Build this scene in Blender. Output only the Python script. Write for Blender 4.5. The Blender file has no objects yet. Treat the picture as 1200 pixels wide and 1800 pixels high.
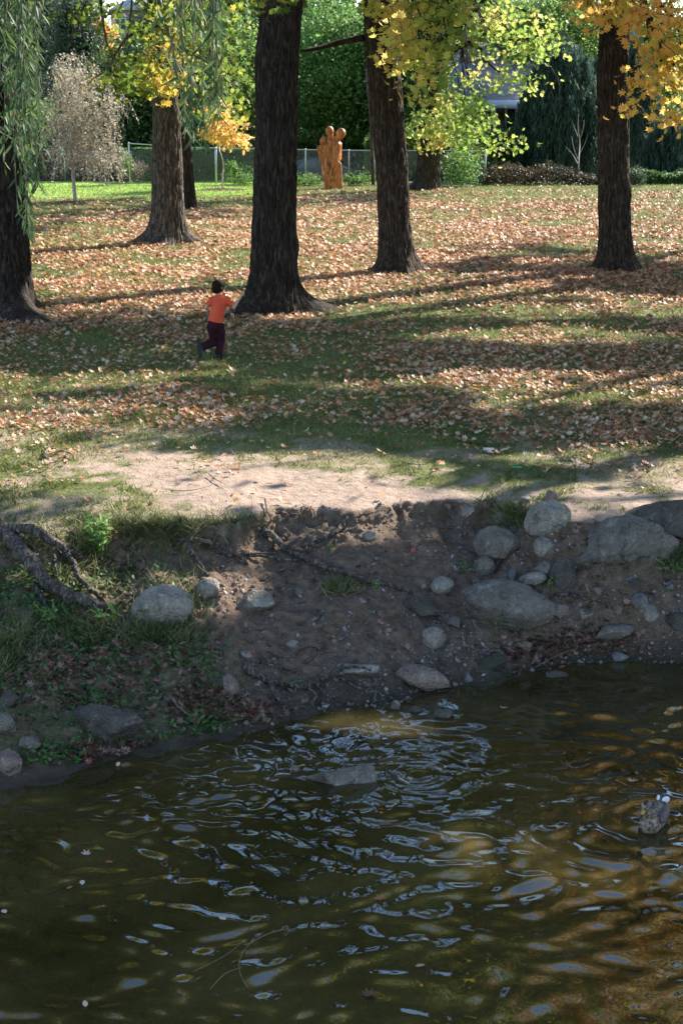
import bpy, math, random
import numpy as np
from math import radians, sin, cos, pi
from mathutils import Vector, noise as mnoise
rng = np.random.default_rng(7)
random.seed(7)
sc = bpy.context.scene
# ---------------------------------------------------------------- camera, light
CAM_Z = 4.8; F = 2700.0
PITCH = math.atan(743 / F)
cam = bpy.data.cameras.new('camera'); camo = bpy.data.objects.new('camera', cam)
sc.collection.objects.link(camo); sc.camera = camo
camo.location = (0, 0, CAM_Z); camo.rotation_euler = (pi / 2 - PITCH, 0, 0)
cam.sensor_fit = 'VERTICAL'; cam.sensor_height = 36; cam.lens = 36 * F / 1800
cam.clip_start = 0.1; cam.clip_end = 2000
SUN_EL = radians(32); SAZ = (0.735, 0.678)
SD = np.array([SAZ[0] * cos(SUN_EL), SAZ[1] * cos(SUN_EL), sin(SUN_EL)]); SD /= np.linalg.norm(SD)
sun = bpy.data.lights.new('sun', 'SUN'); suno = bpy.data.objects.new('sun', sun); sc.collection.objects.link(suno)
sun.energy = 5.0; sun.angle = radians(0.5); sun.color = (1, 0.94, 0.85)
suno.rotation_euler = Vector(SD).to_track_quat('Z', 'Y').to_euler(); suno.location = (20, 20, 30)
w = bpy.data.worlds.new('World'); sc.world = w; w.use_nodes = True
nt = w.node_tree; nt.nodes.clear()
sky = nt.nodes.new('ShaderNodeTexSky'); sky.sky_type = 'NISHITA'; sky.sun_disc = False
sky.sun_elevation = SUN_EL; sky.sun_rotation = math.atan2(SAZ[0], SAZ[1])
sky.air_density = 1.0; sky.dust_density = 0.3; sky.ozone_density = 2.8
bg = nt.nodes.new('ShaderNodeBackground'); bg.inputs[1].default_value = 0.118
wo = nt.nodes.new('ShaderNodeOutputWorld')
nt.links.new(sky.outputs[0], bg.inputs[0]); nt.links.new(bg.outputs[0], wo.inputs[0])
sc.view_settings.view_transform = 'Standard'; sc.view_settings.look = 'None'
sc.view_settings.exposure = 1.72; sc.view_settings.gamma = 1
sc.cycles.max_bounces = 7; sc.cycles.transparent_max_bounces = 12; sc.cycles.diffuse_bounces = 3
sc.cycles.glossy_bounces = 3; sc.cycles.transmission_bounces = 4
sc.cycles.sample_clamp_indirect = 6; sc.cycles.caustics_reflective = False; sc.cycles.caustics_refractive = False

# ---------------------------------------------------------------- projection helpers (photo measurements -> places)
CP, SP = cos(PITCH), sin(PITCH)
def ray(px, py):
    a = (px - 600) / F; b = -(py - 900) / F
    return np.array([a, CP + b * SP, -SP + b * CP])
def P(px, py, z=1.1):
    r = ray(px, py); t = (z - CAM_Z) / r[2]
    return np.array([r[0] * t, r[1] * t, z])
def PD(px, py, Y):
    r = ray(px, py); t = Y / r[1]
    return np.array([r[0] * t, Y, CAM_Z + r[2] * t])
def to_px(X, Y, Z):
    dz = Z - CAM_Z
    d = Y * CP - dz * SP; u = Y * SP + dz * CP
    d = np.maximum(d, .1)
    return 600 + F * X / d, 900 - F * u / d
# ---------------------------------------------------------------- numpy noise
def _h(ix, iy, iz, s):
    n = (ix * 374761393 + iy * 668265263 + iz * 2147483647 + s * 974634777) & 0xffffffff
    n = ((n ^ (n >> 13)) * 1274126177) & 0xffffffff
    n = n ^ (n >> 16)
    return (n & 0xffff) / 32767.5 - 1.0
def vnoise(x, y, z=0.0, s=0):
    x = np.asarray(x, float); y = np.asarray(y, float); z = np.asarray(z, float) + 0 * x
    ix = np.floor(x).astype(np.int64); iy = np.floor(y).astype(np.int64); iz = np.floor(z).astype(np.int64)
    fx = x - ix; fy = y - iy; fz = z - iz
    fx = fx * fx * (3 - 2 * fx); fy = fy * fy * (3 - 2 * fy); fz = fz * fz * (3 - 2 * fz)
    r = 0
    for a in (0, 1):
        for b in (0, 1):
            for c in (0, 1):
                r = r + _h(ix + a, iy + b, iz + c, s) * (fx if a else 1 - fx) * (fy if b else 1 - fy) * (fz if c else 1 - fz)
    return r
def fbm(x, y, z=0.0, o=4, s=0):
    r = 0; a = .5; f = 1
    for i in range(o):
        r = r + a * vnoise(np.asarray(x) * f, np.asarray(y) * f, np.asarray(z) * f, s + i); a *= .5; f *= 2.03
    return r
def sstep(a, b, x):
    t = np.clip((np.asarray(x, float) - a) / (b - a), 0, 1); return t * t * (3 - 2 * t)
# ---------------------------------------------------------------- terrain shape
_sh = [(-900, 1560), (-300, 1450), (0, 1390), (130, 1358), (270, 1318), (400, 1295), (500, 1272), (600, 1248), (700, 1232), (760, 1215),
       (830, 1203), (930, 1178), (1000, 1163), (1100, 1158), (1200, 1160), (1500, 1150), (2200, 1130)]
_cr = [(-900, 960), (-200, 930), (0, 935), (150, 935), (220, 925), (340, 930), (420, 925), (470, 897), (560, 893), (620, 900), (700, 882),
       (780, 880), (860, 885), (900, 900), (1000, 915), (1080, 918), (1200, 915), (1500, 900), (2200, 880)]
_st = [(-900, .1), (100, .15), (200, .7), (330, 1), (420, 1), (560, 1.1), (800, .9), (870, .7), (920, .1), (2200, .1)]
shp = np.array([P(a, b, 0)[:2] for a, b in _sh]); crp = np.array([P(a, b, 1.05)[:2] for a, b in _cr])
stp = np.array([[P(a, 900, 1.05)[0], v] for a, v in _st])
def bank_t(x, y):
    ys = np.interp(x, shp[:, 0], shp[:, 1]); yc = np.interp(x, crp[:, 0], crp[:, 1])
    yc = yc + 0.13 * vnoise(x * 2.3, 0 * x, s=3) + .09 * vnoise(x * 6, y * 2, s=4) + .04 * vnoise(x * 17, y * 9, s=2)
    ys = ys + .05 * vnoise(x * 3, 0 * x, s=5)
    return (yc - y) / (yc - ys), yc, ys
def H(x, y):
    x = np.asarray(x, float); y = np.asarray(y, float)
    t, yc, ys = bank_t(x, y)
    st = np.interp(x, stp[:, 0], stp[:, 1])
    drop = .27 * st * (.6 + .6 * vnoise(x * 1.4, 0 * x, s=1)) * sstep(-.01, .065, t + .03 * vnoise(x * 6, y * 6, s=8) + .018 * vnoise(x * 19, y * 19, s=7))
    tt = np.clip(t, 0, 1)
    bank = 1.05 - drop - (1.05 - .27 * st * (.6 + .6 * vnoise(x * 1.4, 0 * x, s=1))) * (0.80 * tt + .20 * tt ** 2.2)
    bank = bank + (.07 * fbm(x * 1.8, y * 1.8, s=11) + .05 * fbm(x * 6, y * 6, s=12) + .03 * fbm(x * 20, y * 20, o=3, s=9) - .05 * np.maximum(0, vnoise(x * 4, y * 4, s=6)) ** 2) * sstep(0, .1, t) * (1 - sstep(.9, 1.0, t) * .6)
    bed = -0.22 * sstep(1.0, 1.35, t) - .20 * sstep(1.2, 2.6, t) + .05 * fbm(x * 2, y * 2, s=14) * sstep(1, 1.2, t)
    lawn = 1.05 + .06 * sstep(0, .6, -t) + .05 * fbm(x * .25, y * .25, s=15) * sstep(0, 2, -t) + .012 * fbm(x * 3, y * 3, o=3, s=16) + .01 * fbm(x * 14, y * 14, o=2, s=19)
    lawn = lawn - 0.85 * sstep(65, 71, y) * sstep(-16, -9, x + .0 * y)
    lawn = lawn + 2.5 * sstep(85, 170, y)
    z = np.where(t <= 0, lawn, np.where(t <= 1, bank, bed))
    return z
def h1(x, y): return float(H(np.array([x]), np.array([y]))[0])
GRID = {}
def Hq(x, y):
    """height read off the ground sheet (bilinear)"""
    gx, gy, Z = GRID['x'], GRID['y'], GRID['z']
    i = np.clip(np.searchsorted(gx, x) - 1, 0, len(gx) - 2); j = np.clip(np.searchsorted(gy, y) - 1, 0, len(gy) - 2)
    u = np.clip((x - gx[i]) / (gx[i + 1] - gx[i]), 0, 1); v = np.clip((y - gy[j]) / (gy[j + 1] - gy[j]), 0, 1)
    return (Z[j, i] * (1 - u) + Z[j, i + 1] * u) * (1 - v) + (Z[j + 1, i] * (1 - u) + Z[j + 1, i + 1] * u) * v
def hit_many(px, py, K=44):
    """first point of the ground along each line of sight"""
    px = np.asarray(px, float); py = np.asarray(py, float); out = np.empty((len(px), 3))
    for s in range(0, len(px), 60000):
        a = (px[s:s + 60000] - 600) / F; b = -(py[s:s + 60000] - 900) / F; ry = CP + b * SP; rz = -SP + b * CP
        zz = np.linspace(1.35, -.5, K); t = (zz[None] - CAM_Z) / rz[:, None]
        hh = Hq((a[:, None] * t).ravel(), (ry[:, None] * t).ravel()).reshape(t.shape); d = zz[None] - hh
        k = np.argmax(d < 0, 1); k = np.maximum(k, 1); r = np.arange(len(k)); d0, d1 = d[r, k - 1], d[r, k]
        f = np.clip(d0 / (d0 - d1 + 1e-9), 0, 1); tt = t[r, k - 1] * (1 - f) + t[r, k] * f
        out[s:s + 60000] = np.stack([a * tt, ry * tt, Hq(a * tt, ry * tt)], -1)
    return out
def hit(px, py): return hit_many([px], [py], 200)[0]
# ---------------------------------------------------------------- mesh helpers
col = sc.collection
def mkmesh(name, V, F_, mat=None, parent=None, smooth=True, attrs=None, link=True):
    """F_: list of int arrays (n,k) or one array"""
    if isinstance(F_, np.ndarray): F_ = [F_]
    V = np.asarray(V, np.float32)
    me = bpy.data.meshes.new(name)
    me.vertices.add(len(V)); me.vertices.foreach_set('co', V.ravel())
    loops = np.concatenate([f.ravel() for f in F_]).astype(np.int32)
    tot = np.concatenate([np.full(len(f), f.shape[1]) for f in F_]).astype(np.int32)
    st = np.concatenate([[0], np.cumsum(tot)[:-1]]).astype(np.int32)
    me.loops.add(len(loops)); me.loops.foreach_set('vertex_index', loops)
    me.polygons.add(len(tot)); me.polygons.foreach_set('loop_start', st); me.polygons.foreach_set('loop_total', tot)
    if smooth: me.polygons.foreach_set('use_smooth', np.ones(len(tot), bool))
    for k, v in (attrs or {}).items():
        a = me.attributes.new(k, 'FLOAT', 'POINT'); a.data.foreach_set('value', np.asarray(v, np.float32))
    me.update(calc_edges=True)
    if mat: me.materials.append(mat)
    o = bpy.data.objects.new(name, me)
    if link: col.objects.link(o)
    if parent: o.parent = parent
    return o
def tag(o, label=None, cat=None, group=None, kind=None):
    if label: o['label'] = label
    if cat: o['category'] = cat
    if group: o['group'] = group
    if kind: o['kind'] = kind
    return o
def empty(name, loc=(0, 0, 0)):
    o = bpy.data.objects.new(name, None); col.objects.link(o); o.location = loc; o.empty_display_size = .1
    bpy.context.view_layer.update()
    return o
def adopt(o, parent):
    o.parent = parent; o.matrix_parent_inverse = Vector((0, 0, 0)) and o.matrix_parent_inverse
    o.location = Vector(o.location) - Vector(parent.location)
    return o
def move_origin(o, loc):
    """re-centre a mesh made in world coordinates on loc"""
    me = o.data; n = len(me.vertices); a = np.empty(n * 3, np.float32); me.vertices.foreach_get('co', a)
    a = a.reshape(-1, 3) - np.asarray(loc, np.float32); me.vertices.foreach_set('co', a.ravel()); me.update()
    o.location = loc; return o
class MB:
    def __init__(s): s.V = []; s.F = {}; s.n = 0
    def add(s, V, F_):
        V = np.asarray(V, float)
        for f in (F_ if isinstance(F_, list) else [F_]):
            f = np.asarray(f); s.F.setdefault(f.shape[1], []).append(f + s.n)
        s.V.append(V); s.n += len(V); return s
    def box(s, c, d, rz=0, rx=0):
        c = np.asarray(c, float); d = np.asarray(d, float) / 2
        v = np.array([[x, y, z] for x in (-1, 1) for y in (-1, 1) for z in (-1, 1)], float) * d
        if rx: v = v @ np.array([[1, 0, 0], [0, cos(rx), sin(rx)], [0, -sin(rx), cos(rx)]])
        if rz: v = v @ np.array([[cos(rz), sin(rz), 0], [-sin(rz), cos(rz), 0], [0, 0, 1]])
        return s.add(v + c, np.array([[0, 1, 3, 2], [4, 6, 7, 5], [0, 4, 5, 1], [2, 3, 7, 6], [0, 2, 6, 4], [1, 5, 7, 3]]))
    def tube(s, pts, rad, seg=8, caps=True, flat=None):
        V, Fq, Ft = tube_geo(pts, rad, seg, caps); return s.add(V, [Fq] + ([Ft] if caps else []))
    def build(s, name, mat, parent=None, smooth=True, origin=None):
        V = np.concatenate(s.V); Fl = [np.concatenate(v) for v in s.F.values()]
        if parent is not None: V = V - np.array(parent.location)
        o = mkmesh(name, V, Fl, mat, parent, smooth)
        if origin is not None and parent is None: move_origin(o, origin)
        return o
def tube_geo(pts, rad, seg=8, caps=True):
    p = np.asarray(pts, float); n = len(p); rad = np.broadcast_to(np.asarray(rad, float), (n,))
    T = np.gradient(p, axis=0); T /= np.linalg.norm(T, axis=1)[:, None] + 1e-9
    ref = np.array([0, 0, 1.]) if abs(T[0][2]) < .9 else np.array([1., 0, 0])
    N = np.cross(T[0], ref); N /= np.linalg.norm(N)
    V = []; a = np.arange(seg) * 2 * pi / seg
    for i in range(n):
        N = N - T[i] * N.dot(T[i]); N /= np.linalg.norm(N) + 1e-9
        B = np.cross(T[i], N)
        V.append(p[i] + rad[i] * (np.cos(a)[:, None] * N + np.sin(a)[:, None] * B))
    V = np.concatenate(V)
    i, j = np.meshgrid(np.arange(n - 1), np.arange(seg), indexing='ij')
    q = np.stack([i * seg + j, i * seg + (j + 1) % seg, (i + 1) * seg + (j + 1) % seg, (i + 1) * seg + j], -1).reshape(-1, 4)
    V = np.vstack([V, p[0], p[-1]]); c0 = n * seg
    j = np.arange(seg)
    t = np.vstack([np.stack([np.full(seg, c0), (j + 1) % seg, j], -1), np.stack([np.full(seg, c0 + 1), (n - 1) * seg + j, (n - 1) * seg + (j + 1) % seg], -1)])
    return V, q, t
def spline(pts, n):
    p = np.asarray(pts, float); m = len(p)
    if m == 2: return p[0] + (p[1] - p[0]) * np.linspace(0, 1, n)[:, None]
    q = np.vstack([2 * p[0] - p[1], p, 2 * p[-1] - p[-2]]); out = []
    for u in np.linspace(0, m - 1 - 1e-6, n):
        i = int(u); t = u - i; a, b, c, d = q[i], q[i + 1], q[i + 2], q[i + 3]
        out.append(.5 * ((2 * b) + (c - a) * t + (2 * a - 5 * b + 4 * c - d) * t * t + (3 * b - a - 3 * c + d) * t ** 3))
    return np.array(out)
# leaf templates (verts in x,y with slight z), triangles
T_RHOMB = (np.array([[0, -.5, 0], [.33, 0, .07], [0, .5, 0], [-.33, 0, .07]]), np.array([[0, 1, 2], [0, 2, 3]]))
_m = [(0, .52), (.13, .22), (.42, .36), (.30, .06), (.50, -.10), (.17, -.20), (.20, -.36), (0, -.30)]
_mp = [(0, .0)] + _m + [(-x, y) for x, y in _m[1:-1]][::-1]
T_MAPLE = (np.array([[x, y, .16 * (abs(x) ** 1.0) * 1.0 + (.05 if i % 2 else -.04)] for i, (x, y) in enumerate(_mp)]),
           np.array([[0, 1 + (i + 1) % 14, 1 + i] for i in range(14)]))
T_LANCE = (np.array([[0, -.5, 0], [.07, -.2, .02], [.06, .15, .02], [0, .5, -.03], [-.06, .15, .02], [-.07, -.2, .02]]),
           np.array([[0, 1, 5], [1, 2, 4], [1, 4, 5], [2, 3, 4]]))
T_OVAL = (np.array([[0, -.5, 0], [.25, -.2, .04], [.22, .22, .04], [0, .5, 0], [-.22, .22, .04], [-.25, -.2, .04]]),
          np.array([[0, 1, 5], [1, 2, 4], [1, 4, 5], [2, 3, 4]]))
def rand_rot(n, up=0.0, r=rng):
    """rotation matrices: leaf normal random, pulled to +-z by up; random spin"""
    nz = r.normal(size=(n, 3)); nz /= np.linalg.norm(nz, axis=1)[:, None]
    nz[:, 2] = np.abs(nz[:, 2]); nz[:, 2] += up; nz /= np.linalg.norm(nz, axis=1)[:, None]
    a = r.normal(size=(n, 3)); ax = np.cross(nz, a); ax /= np.linalg.norm(ax, axis=1)[:, None] + 1e-9
    ay = np.cross(nz, ax)
    return np.stack([ax, ay, nz], -1)
def rot_dir(D, r=rng):
    """leaf long axis (local y) along D"""
    D = D / (np.linalg.norm(D, axis=1)[:, None] + 1e-9)
    a = r.normal(size=D.shape); ax = np.cross(D, a); ax /= np.linalg.norm(ax, axis=1)[:, None] + 1e-9
    return np.stack([ax, D, np.cross(ax, D)], -1)
def leaves(name, pos, R, size, tmpl, tint, mat, parent=None, origin=None):
    tv, tf = tmpl; n = len(pos); size = np.broadcast_to(size, (n,))
    V = np.einsum('nij,kj->nki', R, tv) * size[:, None, None] + pos[:, None, :]
    if parent is not None: V = V - np.array(parent.location)
    if origin is not None: V = V - np.asarray(origin)
    Fa = (tf[None] + (np.arange(n) * len(tv))[:, None, None]).reshape(-1, 3)
    o = mkmesh(name, V.reshape(-1, 3), Fa, mat, parent, smooth=False, attrs={'tint': np.repeat(tint, len(tv))})
    if origin is not None: o.location = origin
    return o
# ---------------------------------------------------------------- materials
def newmat(name):
    m = bpy.data.materials.new(name); m.use_nodes = True; nt = m.node_tree; nt.nodes.clear()
    out = nt.nodes.new('ShaderNodeOutputMaterial'); return m, nt, out
def N(nt, t, **kw):
    n = nt.nodes.new(t)
    for k, v in kw.items():
        if k.startswith('i_'): n.inputs[k[2:].replace('_', ' ')].default_value = v
        else: setattr(n, k, v)
    return n
def ramp(nt, fac, stops, interp='LINEAR'):
    r = nt.nodes.new('ShaderNodeValToRGB'); cr = r.color_ramp; cr.interpolation = interp
    while len(cr.elements) < len(stops): cr.elements.new(.5)
    for e, (p, c) in zip(cr.elements, stops): e.position = p; e.color = (*c, 1)
    if fac is not None: nt.links.new(fac, r.inputs[0])
    return r
def leafmat(name, stops, trans=.45, rough=.55, interp='LINEAR'):
    m, nt, out = newmat(name)
    at = N(nt, 'ShaderNodeAttribute', attribute_name='tint')
    r = ramp(nt, at.outputs['Fac'], stops, interp)
    p = N(nt, 'ShaderNodeBsdfPrincipled'); p.inputs['Roughness'].default_value = rough; p.inputs['Specular IOR Level'].default_value = .25
    nt.links.new(r.outputs[0], p.inputs['Base Color'])
    if trans > 0:
        t = N(nt, 'ShaderNodeBsdfTranslucent'); mx = N(nt, 'ShaderNodeMixShader'); mx.inputs[0].default_value = trans
        hs = N(nt, 'ShaderNodeHueSaturation'); hs.inputs['Saturation'].default_value = .95; hs.inputs['Value'].default_value = 1.5
        nt.links.new(r.outputs[0], hs.inputs['Color']); nt.links.new(hs.outputs[0], t.inputs[0])
        nt.links.new(p.outputs[0], mx.inputs[1]); nt.links.new(t.outputs[0], mx.inputs[2]); nt.links.new(mx.outputs[0], out.inputs[0])
    else: nt.links.new(p.outputs[0], out.inputs[0])
    return m
def solidmat(name, c, rough=.6, var=.25, scale=8.0, bump=.0, metal=0.0, stretch=(1, 1, 1), c2=None, spec=.3, det=6):
    m, nt, out = newmat(name)
    tc = N(nt, 'ShaderNodeTexCoord'); mp = N(nt, 'ShaderNodeMapping'); mp.inputs['Scale'].default_value = stretch
    nz = N(nt, 'ShaderNodeTexNoise'); nz.inputs['Scale'].default_value = scale; nz.inputs['Detail'].default_value = det; nz.inputs['Roughness'].default_value = .65
    nt.links.new(tc.outputs['Object'], mp.inputs[0]); nt.links.new(mp.outputs[0], nz.inputs['Vector'])
    lo = tuple(x * (1 - var) for x in c); hi = tuple(min(1, x * (1 + var)) for x in (c2 or c))
    r = ramp(nt, nz.outputs[0], [(.3, lo), (.7, hi)])
    p = N(nt, 'ShaderNodeBsdfPrincipled'); p.inputs['Roughness'].default_value = rough; p.inputs['Metallic'].default_value = metal; p.inputs['Specular IOR Level'].default_value = spec
    nt.links.new(r.outputs[0], p.inputs['Base Color']); nt.links.new(p.outputs[0], out.inputs[0])
    if bump:
        b = N(nt, 'ShaderNodeBump'); b.inputs['Strength'].default_value = .8; b.inputs['Distance'].default_value = bump
        nt.links.new(nz.outputs[0], b.inputs['Height']); nt.links.new(b.outputs[0], p.inputs['Normal'])
    return m
M = {}
M['leaf_gold'] = leafmat('maple_leaves_gold', [(0, (.09, .15, .02)), (.35, (.20, .24, .03)), (.7, (.48, .35, .04)), (1, (.62, .36, .07))], .5)
M['leaf_lime'] = leafmat('maple_leaves_lime', [(0, (.10, .18, .03)), (.45, (.26, .34, .06)), (.8, (.48, .46, .09)), (1, (.66, .48, .12))], .5)
M['leaf_amber'] = leafmat('maple_leaves_amber', [(0, (.34, .30, .045)), (.4, (.60, .37, .06)), (1, (.74, .38, .11))], .5)
M['leaf_green'] = leafmat('green_leaves', [(0, (.05, .10, .025)), (.5, (.11, .19, .04)), (.85, (.20, .28, .06)), (1, (.36, .34, .08))], .45)
M['leaf_dark'] = leafmat('dark_leaves', [(0, (.025, .06, .018)), (.6, (.06, .12, .032)), (1, (.13, .19, .055))], .35)
M['leaf_cedar'] = leafmat('cedar_leaves', [(0, (.035, .06, .035)), (1, (.11, .14, .08))], .3)
M['leaf_willow'] = leafmat('willow_leaves', [(0, (.030, .06, .026)), (.6, (.065, .115, .035)), (.9, (.13, .19, .045)), (1, (.4, .36, .08))], .3, .62)
M['leaf_willow_far'] = leafmat('far_willow_leaves', [(0, (.022, .05, .038)), (.7, (.05, .095, .065)), (1, (.11, .15, .09))], .25)
M['leaf_pink'] = leafmat('birch_leaves', [(0, (.16, .16, .08)), (.5, (.36, .31, .22)), (.9, (.58, .50, .40)), (1, (.6, .3, .08))], .35)
M['leaf_shrub'] = leafmat('dry_shrub_leaves', [(0, (.10, .075, .05)), (.6, (.24, .17, .13)), (1, (.30, .24, .12))], .25)
M['leaf_weed'] = leafmat('weed_leaves', [(0, (.05, .12, .02)), (.6, (.13, .24, .05)), (1, (.30, .38, .14))], .4)
M['leaf_cover'] = leafmat('ground_cover_leaves', [(0, (.04, .09, .02)), (.7, (.09, .17, .04)), (1, (.16, .22, .08))], .3)
M['litter'] = leafmat('fallen_leaf_colours', [(0, (.17, .075, .04)), (.22, (.40, .15, .06)), (.45, (.46, .24, .13)), (.68, (.58, .37, .23)), (.88, (.72, .55, .41)), (.96, (.62, .34, .08)), (1, (.50, .06, .03))], .2, .5)
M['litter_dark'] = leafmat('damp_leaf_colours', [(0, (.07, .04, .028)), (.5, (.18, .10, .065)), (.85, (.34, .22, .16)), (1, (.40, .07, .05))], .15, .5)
M['olive'] = leafmat('dull_olive_grass', [(0, (.045, .06, .018)), (.45, (.10, .125, .035)), (.75, (.20, .19, .08)), (1, (.36, .29, .18))], .2, .6)
M['sunlit_green'] = leafmat('sunlit_green_blades', [(0, (.20, .34, .05)), (.6, (.34, .50, .10)), (1, (.50, .60, .2))], .35, .5)  # greener grass, with the strip's sunlit brightness painted into the blade colour
M['grass'] = leafmat('grass_blades', [(0, (.062, .080, .017)), (.5, (.125, .145, .032)), (.85, (.22, .235, .06)), (1, (.36, .32, .17))], .25, .5)
def barkmat(name, dark, light, sc_=1.0):
    m, nt, out = newmat(name)
    tc = N(nt, 'ShaderNodeTexCoord'); mp = N(nt, 'ShaderNodeMapping'); mp.inputs['Scale'].default_value = (20 * sc_, 20 * sc_, 4.5 * sc_)
    n1 = N(nt, 'ShaderNodeTexNoise'); n1.inputs['Scale'].default_value = 1.0; n1.inputs['Detail'].default_value = 5; n1.inputs['Distortion'].default_value = 1.1
    n2 = N(nt, 'ShaderNodeTexNoise'); n2.inputs['Scale'].default_value = 3.0; n2.inputs['Detail'].default_value = 4
    nt.links.new(tc.outputs['Object'], mp.inputs[0]); nt.links.new(mp.outputs[0], n1.inputs['Vector']); nt.links.new(tc.outputs['Object'], n2.inputs['Vector'])
    r = ramp(nt, n1.outputs[0], [(.34, tuple(x * .45 for x in dark)), (.5, dark), (.72, light)])
    r2 = ramp(nt, n2.outputs[0], [(.3, (.7, .7, .7)), (.7, (1.15, 1.1, 1.05))])
    mu = N(nt, 'ShaderNodeMixRGB', blend_type='MULTIPLY'); mu.inputs[0].default_value = 1
    nt.links.new(r.outputs[0], mu.inputs[1]); nt.links.new(r2.outputs[0], mu.inputs[2])
    p = N(nt, 'ShaderNodeBsdfPrincipled'); p.inputs['Roughness'].default_value = .85; p.inputs['Specular IOR Level'].default_value = .15
    b = N(nt, 'ShaderNodeBump'); b.inputs['Strength'].default_value = 1; b.inputs['Distance'].default_value = .025
    nt.links.new(n1.outputs[0], b.inputs['Height']); nt.links.new(b.outputs[0], p.inputs['Normal'])
    nt.links.new(mu.outputs[0], p.inputs['Base Color']); nt.links.new(p.outputs[0], out.inputs[0])
    return m
M['bark'] = barkmat('maple_bark', (.027, .019, .014), (.085, .066, .051))
M['bark_mid'] = barkmat('brown_maple_bark', (.038, .028, .021), (.12, .093, .074)); M['bark_grey'] = barkmat('grey_bark', (.07, .057, .048), (.22, .19, .165))
M['root'] = barkmat('root_bark', (.075, .06, .05), (.25, .205, .17), 1.6)
M['twig'] = solidmat('twig_bark', (.13, .10, .075), .8, .4, 30)
M['pale_twig'] = solidmat('pale_bark', (.36, .30, .26), .8, .3, 20)
def rockmat(name, c, c2=None, moss=0.0):
    m, nt, out = newmat(name)
    tc = N(nt, 'ShaderNodeTexCoord')
    n1 = N(nt, 'ShaderNodeTexNoise'); n1.inputs['Scale'].default_value = 3.5; n1.inputs['Detail'].default_value = 9; n1.inputs['Roughness'].default_value = .7
    n2 = N(nt, 'ShaderNodeTexNoise'); n2.inputs['Scale'].default_value = 55; n2.inputs['Detail'].default_value = 5
    vo = N(nt, 'ShaderNodeTexVoronoi'); vo.inputs['Scale'].default_value = 26
    for n in (n1, n2, vo): nt.links.new(tc.outputs['Object'], n.inputs['Vector'])
    c2 = c2 or tuple(x * 1.5 for x in c)
    r = ramp(nt, n1.outputs[0], [(.28, tuple(x * .5 for x in c)), (.5, c), (.72, c2)])
    r2 = ramp(nt, n2.outputs[0], [(.3, (.8, .8, .8)), (.7, (1.15, 1.14, 1.12))])
    n3 = N(nt, 'ShaderNodeTexNoise'); n3.inputs['Scale'].default_value = 11; n3.inputs['Detail'].default_value = 6; n3.inputs['Distortion'].default_value = 1.0; nt.links.new(tc.outputs['Object'], n3.inputs['Vector'])
    rl = ramp(nt, n3.outputs[0], [(.32, (.62, .60, .58)), (.45, (1, 1, 1)), (.60, (1, 1, 1)), (.68, (1.55, 1.55, 1.5))]); m0 = N(nt, 'ShaderNodeMixRGB', blend_type='MULTIPLY'); m0.inputs[0].default_value = 1
    nt.links.new(r.outputs[0], m0.inputs[1]); nt.links.new(rl.outputs[0], m0.inputs[2])
    mu = N(nt, 'ShaderNodeMixRGB', blend_type='MULTIPLY'); mu.inputs[0].default_value = 1
    nt.links.new(m0.outputs[0], mu.inputs[1]); nt.links.new(r2.outputs[0], mu.inputs[2]); last = mu.outputs[0]
    vc = N(nt, 'ShaderNodeTexVoronoi'); vc.feature = 'DISTANCE_TO_EDGE'; vc.inputs['Scale'].default_value = 4.5
    vm = N(nt, 'ShaderNodeMixRGB'); vm.inputs[0].default_value = .22; nt.links.new(tc.outputs['Object'], vm.inputs[1]); nt.links.new(n1.outputs['Color'], vm.inputs[2]); nt.links.new(vm.outputs[0], vc.inputs['Vector'])
    rc = ramp(nt, vc.outputs['Distance'], [(.0, (.35, .33, .31)), (.012, (.8, .8, .8)), (.03, (1, 1, 1))]); m5 = N(nt, 'ShaderNodeMixRGB', blend_type='MULTIPLY'); m5.inputs[0].default_value = .7
    nt.links.new(last, m5.inputs[1]); nt.links.new(rc.outputs[0], m5.inputs[2]); last = m5.outputs[0]
    if moss:
        ge = N(nt, 'ShaderNodeNewGeometry'); sp = N(nt, 'ShaderNodeSeparateXYZ'); nt.links.new(ge.outputs['Normal'], sp.inputs[0])
        ad = N(nt, 'ShaderNodeMath', operation='MULTIPLY'); nt.links.new(n1.outputs[0], ad.inputs[0]); ad.inputs[1].default_value = 1.5
        rm = ramp(nt, ad.outputs[0], [(.55, (0, 0, 0)), (.8, (moss, moss, moss))])
        mm = N(nt, 'ShaderNodeMixRGB'); nt.links.new(rm.outputs[0], mm.inputs[0]); nt.links.new(last, mm.inputs[1]); mm.inputs[2].default_value = (.03, .038, .014, 1); last = mm.outputs[0]
    p = N(nt, 'ShaderNodeBsdfPrincipled'); p.inputs['Roughness'].default_value = .8; p.inputs['Specular IOR Level'].default_value = .25
    a = N(nt, 'ShaderNodeMath', operation='MULTIPLY_ADD'); nt.links.new(n1.outputs[0], a.inputs[0]); a.inputs[1].default_value = 2.5; nt.links.new(n2.outputs[0], a.inputs[2])
    b = N(nt, 'ShaderNodeBump'); b.inputs['Strength'].default_value = 1; b.inputs['Distance'].default_value = .022
    nt.links.new(a.outputs[0], b.inputs['Height']); nt.links.new(b.outputs[0], p.inputs['Normal'])
    nt.links.new(last, p.inputs['Base Color']); nt.links.new(p.outputs[0], out.inputs[0])
    return m
M['rock_grey'] = rockmat('grey_stone', (.17, .142, .115)); M['rock_light'] = rockmat('light_stone', (.27, .23, .185))
M['rock_dark'] = rockmat('dark_stone', (.10, .082, .066)); M['rock_pink'] = rockmat('pinkish_stone', (.23, .165, .13))
M['rock_blue'] = rockmat('blue_grey_stone', (.155, .148, .14)); M['rock_moss'] = rockmat('mossy_stone', (.07, .062, .05), moss=.5)
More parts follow.
